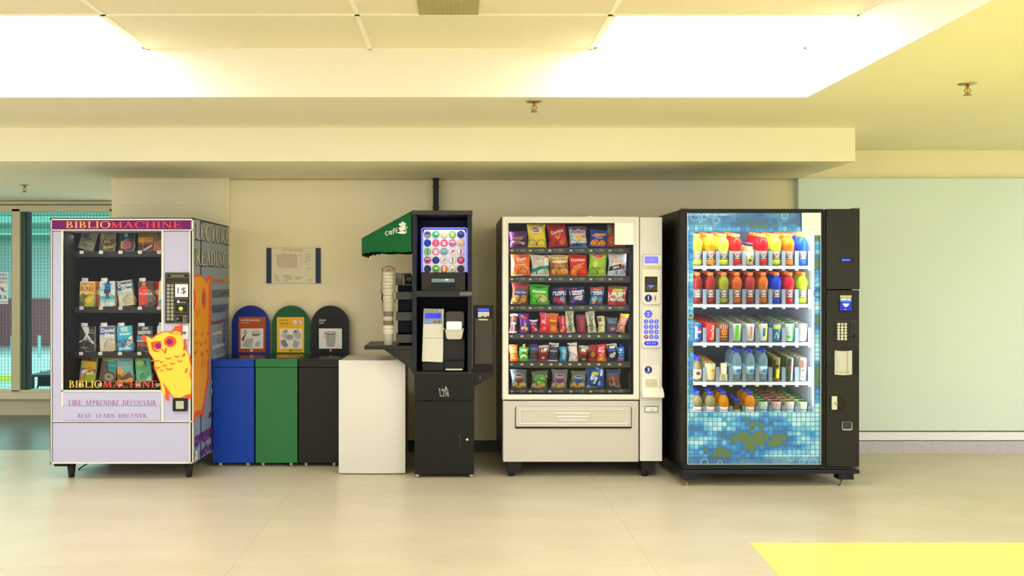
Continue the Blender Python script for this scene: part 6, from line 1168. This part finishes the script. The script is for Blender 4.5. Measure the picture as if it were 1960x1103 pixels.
for i, (px, py, r_) in enumerate(((1330, 413, 9), (1348, 415, 5.5), (1341, 423.5, 3), (1371, 422.5, 6), (1362, 408.5, 8), (1384, 408, 5), (1502, 413, 6), (1563, 543, 5), (1565.5, 562, 8), (1560, 575, 5), (1513.5, 876.5, 6), (1535, 884, 5), (1542, 877, 3.4), (1556, 886, 8), (1348, 886, 7), (1378, 886, 4), (1322, 604, 5))):
    q = MB(); q.decal(front(GY), [('O', px, py, r_, r_, 1.1, rg if i != 8 else M('#1A4AB0', .3, emit=.3))], -1); q.v = [p for p in q.v]; q.build('bubble_print', gp)
MB().pbox(GX0, GX1, GZ0, GZ1, DYF + .003, DYF + .006, glass()).build('door_glass', dm)
b = MB(); sl = M('#B9C8D4', .25, .6)
for q in ((GX0, GX0 + 1.1, GZ0, GZ1), (GX1 - 1.1, GX1, GZ0, GZ1), (GX0, GX1, GZ1 - 1.3, GZ1)): b.pbox(*q, DYF + .001, DYF + .003, sl)
b.build('glass_edge', dm)
MB().prr(1535, 1571, 407.5, 450.5, 1, DYF - .001, DYF + .001, M('#F4F2EA', .4)).build('blanked_logo', dm)  # plain white square where a logo was blanked out
# control column
b = MB(); b.pbox(1582, 1646, 400, 554, DYF - .004, DDB, M('#262520', .4, noise=.03)); b.build('column_top', dm, bevel=.004)
b = MB(); b.pbox(1582, 1645, 555.5, 894.5, DYF - .004, DDB, M('#22211C', .4, noise=.03)); cl = b.build('column_panel', dm, bevel=.004)
y_ = DYF - .005
b = MB(rough=.3); b.pbox(1607.5, 1635, 493, 501.5, y_ - .002, y_, '#0A0E2A'); b.decal(front(y_ - .002), [('T', 'Selection', 1619.5, 497.3, 17, 4.4, M('#3A5CFF', .3, emit=2))], -1); b.build('selection_display', dm)
b = MB(rough=.3); b.pbox(1606.5, 1635.5, 563, 597, y_ - .004, y_, '#12130F'); sc_ = y_ - .005; b.pbox(1608, 1630, 565.5, 594.5, sc_, y_ - .004, M('#1428A8', .3, emit=.5))
b.decal(front(sc_), [('R', 1608, 565.5, 1630, 570.5, M('#B09A5A', .4, emit=.3), 1), ('R', 1608, 570.5, 1630, 578, M('#2A6A9A', .4, emit=.3), 1), ('T', 'INSERT BILL', 1619, 573.3, 19, 3, M('#FFFFFF', .3, emit=.8)), ('T', 'THIS WAY UP', 1619, 577, 19, 1.6, '#9AC0D8'), ('P', [(1612.5, 581.5), (1625.5, 581.5), (1622.5, 585.5), (1619, 588), (1615.5, 585.5)], M('#FFFFFF', .3, emit=1)), ('R', 1616, 592, 1619, 593, '#E8E8F0', 1)], -1); b.build('bill_display', dm)
b = MB(rough=.4); b.pbox(1598.5, 1626, 615, 653.5, y_ - .003, y_, '#24241F'); b.pbox(1627, 1642, 615, 653.5, y_ - .003, y_, '#2B2A24'); b.pbox(1633.3, 1635.2, 621.5, 632, y_ - .004, y_ - .003, '#0A0A08'); b.pbox(1597.5, 1643, 614, 615.2, y_ - .005, y_, '#45443B'); kp2 = b.build('keypad_panel', dm)
b = MB(); b.lathe([(0, .012), (.008, .011), (.012, .003), (.013, 0)], (X(1634, y_), y_ - .003, Z(643.5, y_)), M('#1A1915', .25), 14, 'y'); b.build('coin_return_knob', dm)
for r in range(6):
    for c_ in range(3):
        px, pz = 1604.6 + c_ * 6.6, 620.8 + r * 5.6; b = MB(rough=.35); b.lathe([(.0092, 0), (.0092, .003), (.0082, .004)], (X(px, y_), y_ - .003, Z(pz, y_)), '#DAD8C8', 14, 'y'); b.decal(front(y_ - .007), [('T', 'A1B2C3D4E5F6G7H8*0'[r * 3 + c_], px, pz, 1.8, 2.8, '#5A584E')], -1); b.build('keypad_button', kp2)
b = MB(); b.pbox(1597, 1642.5, 671, 717.5, y_ - .001, y_, M('#15140F', .5)); b.build('delivery_recess', dm)
b = MB(); xc_, rz = X(1613.5, y_), .048
def cw(u, v):
    a = PI * u; return (X(1597, y_) + (X(1630.5, y_) - X(1597, y_)) * u, y_ - .004 - .014 * math.sin(a), Z(717, y_) - .003 * math.sin(a) + (Z(671, y_) - Z(717, y_)) * v)
b.grid(cw, 16, 2, M('#B9B8A8', .25, .45)); b.decal(front(y_ - .019), [('R', 1622, 673, 1622.8, 716, '#8A8776', 1), ('R', 1603, 674, 1603.6, 714, '#D8DCC8', 1), ('R', 1600, 712.5, 1628, 713.4, '#9A9886', 1)], -1); b.build('delivery_drum', dm)
b = MB(); b.pbox(1582.5, 1645, 731.6, 732.6, y_ - .0005, y_, M('#17160F', .6)); b.build('panel_seam', dm)
b = MB(rough=.4); b.lathe([(.048, 0), (.048, .002), (.044, .003)], (X(1604, y_), y_, Z(772.5, y_)), '#1A1914', 24, 'y'); b.build('lock_dish', dm)
b = MB(); b.pbox(1592.5, 1602.5, 759, 784.5, y_ - .014, y_ - .003, M('#C9CBBE', .25, .4)); b.lathe([(0, .006), (.010, .005), (.011, 0)], (X(1598, y_), y_ - .014, Z(771.5, y_)), M('#A8AA6E', .3, .5), 14, 'y'); b.build('lock_latch', dm, bevel=.001)
b = MB(rough=.35); b.prr(1610.5, 1634, 806.5, 825.5, 3, y_ - .002, y_, '#1B1B17'); b.prr(1612, 1631.5, 808, 824, 3, y_ - .008, y_ - .002, M('#B9B8AE', .3, .4)); b.prr(1613.2, 1630.2, 808.4, 821.6, 2.5, y_ - .009, y_ - .008, '#2C2D2E'); b.prr(1616, 1628, 811, 820, 1.5, y_ - .012, y_ - .009, '#2E3A5A'); b.build('coin_cup', dm)
# plinth, feet, lamps on top
b = MB(); b.pbox(1307, 1645.5, 899.5, 907.5, DYF + .01, 6.5, M('#1E1F22', .35)); b.pbox(1308, 1645, 896, 897.2, DYF + .01, DDB, M('#4A5A78', .25, .4)); b.build('plinth', dm, bevel=.002)
for a_, c2, cx_2 in ((1307.5, 1336, 1319), (1608, 1637, 1617)):
    for y in (DYF + .02, 6.38):
        x0_, x1_ = X(a_, DYF), X(c2, DYF); zt_ = Z(907.5, DYF + .01); b = MB(); b.box(x0_, x1_, y, y + .08, Z(920, DYF), zt_, M('#1C1C1D', .4)); b.build('foot_bracket', dm, bevel=.002)
        b = MB(); br2 = M('#B59A5E', .3, .9); xm = X(cx_2, DYF); b.lathe([(.020, 0), (.020, .004), (.008, .009), (.006, .011), (.006, Z(920, DYF))], (xm, y + .03, 0), br2, 14); b.build('levelling_foot', dm)
for px in (1309, 1640): b = MB(); b.pbox(px - 4, px + 7, 398, 400, DYF + .02, DYF + .09, M('#8A8468', .4)); b.build('hinge_plate', dm)

# shelves: sloping trays with clear dividers and front stops
A_ = math.radians(6.8); FYI = 5.785; SB = [508, 581, 654, 729, 803]
shw = M('#E2E9EE', .45); clr = M('#C3D2DE', .2, trans=.6)
lane = lambda k: X(1333.5 + 25.05 * k, 5.82)
lanew = lane(1) - lane(0)
def onsl(y): return math.tan(A_) * (y - 5.82)
SHZ = []
for r, py in enumerate(SB):
    z0 = Z(py, 5.82); SHZ.append(z0); xa, xb = IX0 + .004, lane(8) + lanew * .62
    b = MB(); ya, yb2 = FYI, 6.36
    b.prism([(ya, z0 + onsl(ya) - .003), (yb2, z0 + onsl(yb2) - .003), (yb2, z0 + onsl(yb2) - .012), (ya + .01, z0 + onsl(ya) - .02), (ya, z0 + onsl(ya) - .02)], xa, xb, shw, axis='x'); so = b.build('shelf', dm)
    for k in range(10):
        xd = lane(k) - lanew / 2
        if k == 0: continue
        b = MB(); b.prism([(ya + .004, z0 + onsl(ya) - .002), (6.34, z0 + onsl(6.34) - .002), (6.34, z0 + onsl(6.34) + .03), (5.95, z0 + onsl(5.95) + .075), (ya + .03, z0 + .098), (ya + .006, z0 + .092)], xd - .0012, xd + .0012, clr, axis='x')
        b.box(xd - .0125, xd + .0125, ya + .001, ya + .0035, z0 - .012, z0 + .095, clr)
        b.build('lane_divider', so)
        b = MB(); b.box(xd - .010, xd + .010, ya - .001, ya + .03, z0 - .032, z0 - .0255, M('#B4C0C8', .4)); 
        for dx in (-.008, 0, .008): b.box(xd + dx - .0018, xd + dx + .0018, ya - .002, ya + .003, z0 - .036, z0 - .026, M('#E4ECF2', .4))
        b.build('lane_clip', so)
# lamps of the cabinet: behind the printed head and both printed edges
xm_, zm_ = (IX0 + IX1) / 2, (IZ0 + IZ1) / 2
cw_ = (.86, .94, 1)
area('cabinet_light_head', (xm_, DDB - .03, Z(432, DYF)), (math.radians(38), 0, 0), .8, .03, 5.3, cw_)
lE = area('cabinet_light_edge', (X(1564.5, DYF), DDB - .05, zm_ + .08), (0, 0, 0), .02, 1.15, 3.2, cw_); lE.rotation_euler = (PI / 2, 0, math.radians(52))
lW = area('cabinet_light_edge', (X(1321, DYF), DDB - .05, zm_ + .08), (0, 0, 0), .012, 1.15, 2.1, cw_); lW.rotation_euler = (PI / 2, 0, math.radians(-52))

# ---- drink containers; local origin at the middle of the base
def lab_map(r, ang=1.25): return lambda u, v, l: ((r + l) * math.sin((u - .5) * 2 * ang), -(r + l) * math.cos((u - .5) * 2 * ang), v)
def sport(col, cap='#F0702A', lab='#9A928A'):
    m = M(col, .12, trans=.22); t = thing('sports_drink_bottle', '', 'bottle', (0, 0, 0)); ch = []
    b = MB(); b.lathe([(.030, 0), (.0355, .004), (.0355, .028), (.033, .032)], (0, 0, 0), m, 18); b.lathe([(.0325, .032), (.0325, .094)], (0, 0, 0), m, 18)
    b.lathe([(.033, .094), (.0345, .100), (.032, .108), (.0355, .120), (.0365, .132), (.035, .146), (.0285, .162), (.0185, .176), (.0155, .181), (.0155, .186)], (0, 0, 0), m, 18); ch.append(b.build('body', t, local=True))
    b = MB(rough=.4); b.lathe([(.0335, .034), (.0335, .093)], (0, 0, 0), M(lab, .4, trans=.4), 18); b.decal(lab_map(.0337), [('A', .5, .068, .16, .013, 30, 330, .007, '#EFEDEA'), ('L', [(.5, .064), (.62, .064), (.62, .056)], .004, '#EFEDEA'), ('P', [(.47, .06), (.5, .078), (.53, .06)], '#E8602A'), ('R', .3, .040, .7, .046, '#B8B0AC')], 1, .0002); ch.append(b.build('label', t, local=True))
    b = MB(); b.lathe([(.0185, .182), (.0195, .184), (.0195, .200), (.017, .203), (0, .203)], (0, 0, 0), M(cap, .4), 18); ch.append(b.build('cap', t, local=True))
    return t, ch
def can(base, els, top='#A6A680', h=.122, r=.033, name='soda_can', cat='can'):
    t = thing(name, '', cat, (0, 0, 0)); ch = []
    b = MB(rough=.25, metal=.2); b.lathe([(r * .82, 0), (r, .008), (r, h - .014), (r * .84, h - .003)], (0, 0, 0), base, 20); b.decal(lab_map(r), els, 1, .0003, .00015); ch.append(b.build('can_body', t, local=True))
    b = MB(); al = M(top, .25, .7); b.lathe([(r * .84, h - .003), (r * .86, h), (r * .80, h + .0005), (r * .78, h - .003), (0, h - .003)], (0, 0, 0), al, 20); b.box(-.007, .007, -.016, .006, h - .0028, h - .0012, al); ch.append(b.build('lid', t, local=True))
    return t, ch
def bottle(name, m, cap, prof, lab=None, els=(), capr=.014, caph=.018, cat='bottle'):
    t = thing(name, '', cat, (0, 0, 0)); ch = []; b = MB(); b.lathe(prof, (0, 0, 0), m, 18); ch.append(b.build('body', t, local=True)); h = prof[-1][1]
    if lab: b = MB(rough=.4); b.lathe([(lab[0], lab[1]), (lab[0], lab[2])], (0, 0, 0), M(lab[3], .4), 18); b.decal(lab_map(lab[0]), els, 1, .0003); ch.append(b.build('label', t, local=True))
    b = MB(); b.lathe([(capr, h - .002), (capr, h + caph - .003), (capr * .9, h + caph), (0, h + caph)], (0, 0, 0), M(cap, .35), 16); ch.append(b.build('cap', t, local=True))
    return t, ch
def vtext(s, col, u=.5, z0=.02, z1=.10, w=.34): return ('T', s, u, (z0 + z1) / 2, 0, 0, col, 'up', z0, z1, w)
def can_els(els):      # lettering that climbs up the can is laid out in strips
    o = []
    for e in els:
        if e[0] == 'T' and len(e) > 7 and e[7] == 'up':
            tv, tf, asp = text_geo(e[1], .03); o.append(('G', [(e[2] + (.5 - p[1]) * e[10], e[8] + p[0] * (e[9] - e[8])) for p in tv], tf, e[6]))
        else: o.append(e)
    return o
_od = MB.decal
def _decal(s, mp, els, sg=1, l0=.0006, dl=.0002):
    rest = []
    for i, e in enumerate(els):
        if e[0] == 'G':
            k = s.mi(e[3]); n = len(s.v); s.v += [mp(p[0], p[1], l0 + .0006) for p in e[1]]
            for f_ in e[2]: s.face([n + q for q in f_], k)
        else: rest.append(e)
    return _od(s, mp, rest, sg, l0, dl)
MB.decal = _decal
ON = ['first', 'second', 'third', 'fourth', 'fifth', 'sixth', 'seventh', 'eighth', 'ninth']
SN = ['top', 'second', 'third', 'fourth', 'lowest']
DN = ['front one', 'second back', 'third back', 'fourth back', 'fifth back', 'sixth back', 'seventh back']
def fill(r, k, proto, n, dia, desc, group, dx=0):
    root, ch = proto
    for i in range(n):
        y = 5.785 + .005 + dia / 2 + i * (dia + .002); z = SHZ[r] + onsl(y) + .0025 + dia / 2 * math.sin(A_)
        loc = (lane(k) + dx, y, z); lab = f'{desc}, {DN[i]}, {ON[k]} lane, {SN[r]} shelf'
        if i == 0: root.location = loc; root.rotation_euler = (A_, 0, 0); root['label'] = lab; root['group'] = group
        else: dup(root, ch, loc, (A_, 0, 0), lab, group)
gt = 'sports drink bottles in the lit machine'; gc = 'cans in the lit machine'; gb = 'small bottles in the lit machine'
row1 = [('#C8E03A', 'lime bottle'), ('#F5A81A', 'golden orange bottle'), ('#E2EE4A', 'lemon bottle'), ('#E62A24', 'red bottle'), None, ('#DC1F2A', 'crimson bottle'), ('#DDE63A', 'yellow-green bottle'), ('#F08A1E', 'orange bottle'), ('#2A62DC', 'blue bottle')]
for k, e in enumerate(row1):
    if e: fill(0, k, sport(e[0]), 4, .074, e[1] + ' with orange cap', gt)
row2 = [('#9E2A22', 'dark red bottle'), ('#A83024', 'brick red bottle'), ('#A8B02A', 'olive lime bottle'), ('#D86A1A', 'orange bottle'), ('#B4382C', 'rust red bottle'), ('#D87A14', 'amber bottle'), ('#1A4AD8', 'blue bottle'), ('#D8243A', 'cherry red bottle'), ('#BEDC2A', 'lime bottle')]
for k, e in enumerate(row2): fill(1, k, sport(e[0]), 3, .074, e[1] + ' with orange cap', gt)
# coffee drink in glass
fr2 = bottle('coffee_drink_bottle', M('#B59A6E', .15), '#3A3E50', [(.024, 0), (.027, .004), (.027, .075), (.026, .09), (.019, .115), (.0185, .128)], (.0274, .02, .085, '#CDBB84'), [('E', .62, .056, .12, .010, '#3A8A6A'), ('E', .45, .03, .14, .009, '#3A2A1C'), ('R', .25, .07, .8, .074, '#8A744A')], .0205, .016)
fill(0, 4, fr2, 4, .056, 'coffee drink in a small dark-capped glass bottle', gb)
# cans on the third shelf
C3 = [('#1F4E9A', [('E', .62, .07, .22, .016, '#D8323A'), ('E', .62, .064, .2, .008, '#E8ECF0'), vtext('pepsi', '#DDE6F2', .35)], 'blue cola can', '#A4A47C'),
      ('#DE2A22', [vtext('Coca-Cola', '#F6ECE8', .58, .012, .108, .3)], 'red cola can with white script', '#D84A3A'),
      ('#8A4A22', [('R', 0, .085, 1, .11, '#C9C4B8'), ('E', .5, .062, .24, .02, '#D88A2A'), ('T', 'A&W', .5, .062, .34, .014, '#5A2A14'), ('R', .1, .03, .9, .034, '#D8A85A')], 'brown root beer can with pale top band', '#A4A07C'),
      ('#B9C8BC', [('R', .3, .0, .58, .112, '#5CB42A'), ('P', [(.3, .03), (.75, .03), (.58, .05)], '#4AA02A')], 'silver can with a bright green stripe', '#A4A47C'),
      ('#C4C6C6', [vtext('Coke', '#C8342A', .5, .02, .10, .26)], 'silver diet cola can with red lettering', '#A4A47C'),
      ('#B9CDD0', [('R', .0, .09, 1, .112, '#D8CE3A'), ('R', .4, .035, .62, .09, '#3A6E9A'), ('R', .68, .01, .92, .112, '#D8D02E')], 'pale iced tea can with yellow and blue blocks', '#A4A47C'),
      ('#2A6AA0', [('R', .2, .085, 1, .112, '#E2D22A'), ('L', [(.3, .02), (.45, .06), (.6, .03), (.8, .08)], .012, '#D8DA3A'), ('L', [(.3, .05), (.5, .02), (.7, .06)], .008, '#2A9A5A')], 'blue and yellow iced tea can', '#A4A47C'),
      ('#BCCCC4', [('R', .62, .01, .8, .112, '#2E9A3A'), ('E', .4, .03, .2, .012, '#4AB43A'), ('R', .2, .06, .6, .064, '#8AA89A')], 'silver ginger ale can with a dark green stripe', '#5AA03A'),
      ('#C0C4C8', [vtext('Diet', '#A84A6A', .72, .02, .09, .16), ('R', .2, .04, .4, .05, '#D8A85A')], 'plain silver can with small pink lettering', '#A4A47C')]
for k, (bc, els, ds, tp) in enumerate(C3): fill(2, k, can(bc, can_els(els), tp), 6, .066, ds, gc)
# fourth shelf
j1 = bottle('juice_bottle', M('#9A8A5A', .15, trans=.2), '#2A3AC8', [(.028, 0), (.032, .005), (.032, .085), (.026, .11), (.016, .13), (.0155, .137)], (.0324, .015, .075, '#D8D6D0'), [('E', .5, .05, .2, .014, '#5A3A2A'), ('R', .2, .02, .8, .03, '#E8C83A'), ('T', 'JUICE', .5, .066, .5, .01, '#3A6A4A')], .0185, .02)
fill(3, 0, j1, 3, .066, 'juice bottle with blue cap and pictured label', gb)
fill(3, 1, can('#E0C890', [('R', 0, .086, 1, .112, '#9ABFB4'), ('E', .6, .07, .14, .010, '#E88A1A'), ('P', [(.15, .008), (.2, .05), (.5, .035), (.85, .045), (.85, .008)], '#F09A1E')], '#E89A2A', h=.118, r=.036, name='juice_can'), 4, .074, 'short wide orange juice can with orange lid', gc)
pc = MB(); pc.box(-.018, .018, 0, .02, 0, .118, '#E6E4C8'); pc.box(-.024, .024, .0, .05, 0, .045, '#E2E2CC'); o = pc.build('lane_pusher_card', local=True); o.location = (lane(2) - .002, 5.80, SHZ[3] + onsl(5.80) + .004); o.rotation_euler = (A_, 0, 0); tag(o, 'cream stop card standing in the empty lane before the water bottles', 'card')
wtr = M('#A8CCD8', .06, trans=.55)
for k in (3, 4, 5):
    wb = bottle('water_bottle', wtr, '#1A34C8', [(.028, 0), (.032, .004), (.032, .03), (.030, .035), (.032, .04), (.032, .10), (.0335, .12), (.031, .145), (.022, .168), (.013, .182), (.0125, .190)], (.0328, .045, .098, '#A9D2DE'), [('E', .6, .065, .25, .016, '#3A78C8'), ('R', .2, .085, .8, .093, '#DDEEF4')], .0145, .018)
    fill(3, k, wb, 3, .068, 'clear water bottle with blue cap', gb)
E4 = [('#6E6A2A', [('R', .4, .02, .75, .08, '#D8C22A'), ('E', .5, .10, .2, .01, '#2A2A1C'), ('R', .05, .02, .3, .14, '#2E2E22')], 'tall dark energy can with a yellow block'), ('#5E7A5E', [('R', .2, .0, .55, .15, '#3E4A3E'), ('R', .6, .0, .78, .15, '#A8B8C0'), ('E', .4, .09, .15, .014, '#9A3A3A')], 'tall green and black energy can'), ('#C8C6C4', [('R', .25, .09, .8, .14, '#D8604A'), ('R', .35, .02, .7, .06, '#E0A078'), ('E', .5, .072, .16, .007, '#2E5A44')], 'tall white and coral energy can')]
for k, (bc, els, ds) in zip((6, 7, 8), E4): fill(3, k, can(bc, els, '#B9A868', h=.158, r=.0265), 6, .053, ds, gc)
# lowest shelf
j2 = lambda c, lc: bottle('juice_bottle', M(c, .12, trans=.2), '#2A48D8', [(.030, 0), (.034, .005), (.034, .08), (.036, .10), (.036, .12), (.031, .14), (.019, .158), (.016, .166)], (.0345, .012, .085, lc), [('T', 'Dole', .5, .066, .5, .014, '#D8402A'), ('E', .6, .035, .22, .016, '#E87A3A'), ('E', .35, .03, .15, .012, '#E8C83A')], .0185, .02)
fill(4, 0, j2('#A89A6A', '#D8D4D0'), 3, .074, 'pale apple juice bottle with blue cap', gb)
fill(4, 1, j2('#B4A87A', '#DCD8D4'), 2, .074, 'clear apple juice bottle with blue cap', gb)
fill(4, 2, j2('#F2A81A', '#E4E2DE'), 3, .074, 'orange juice bottle with blue cap', gb)
j3 = bottle('juice_bottle', M('#6E5A34', .15, trans=.25), '#2438C0', [(.026, 0), (.029, .005), (.029, .075), (.024, .095), (.0175, .112), (.017, .118)], (.0294, .012, .07, '#8A8468'), [('E', .5, .045, .2, .014, '#B8A85A')], .0195, .02)
fill(4, 3, j3, 3, .062, 'small dark juice bottle with blue cap', gb)
fill(4, 4, j2('#F4A81E', '#E6E4E0'), 3, .074, 'tall orange juice bottle with blue cap', gb)
for k, (bc, lc, ds) in enumerate((('#B9D0CC', '#8CC83A', 'pale sparkling water can with lime green lid'), ('#B4C4C8', '#D8583A', 'pale sparkling water can with red lid'), ('#C0CCC4', '#E09A3A', 'pale sparkling water can with orange lid'), ('#D2DAD0', '#6AAE3A', 'white ginger ale can with green lid'))):
    fill(4, 5 + k, can(bc, [('R', 0, .085, 1, .112, lc), ('E', .5, .05, .22, .016, '#E8EEEC'), ('E', .5, .02, .1, .007, lc), ('R', .2, .065, .8, .072, '#8AA8B0')], lc, h=.122), 6, .066, ds, gc)
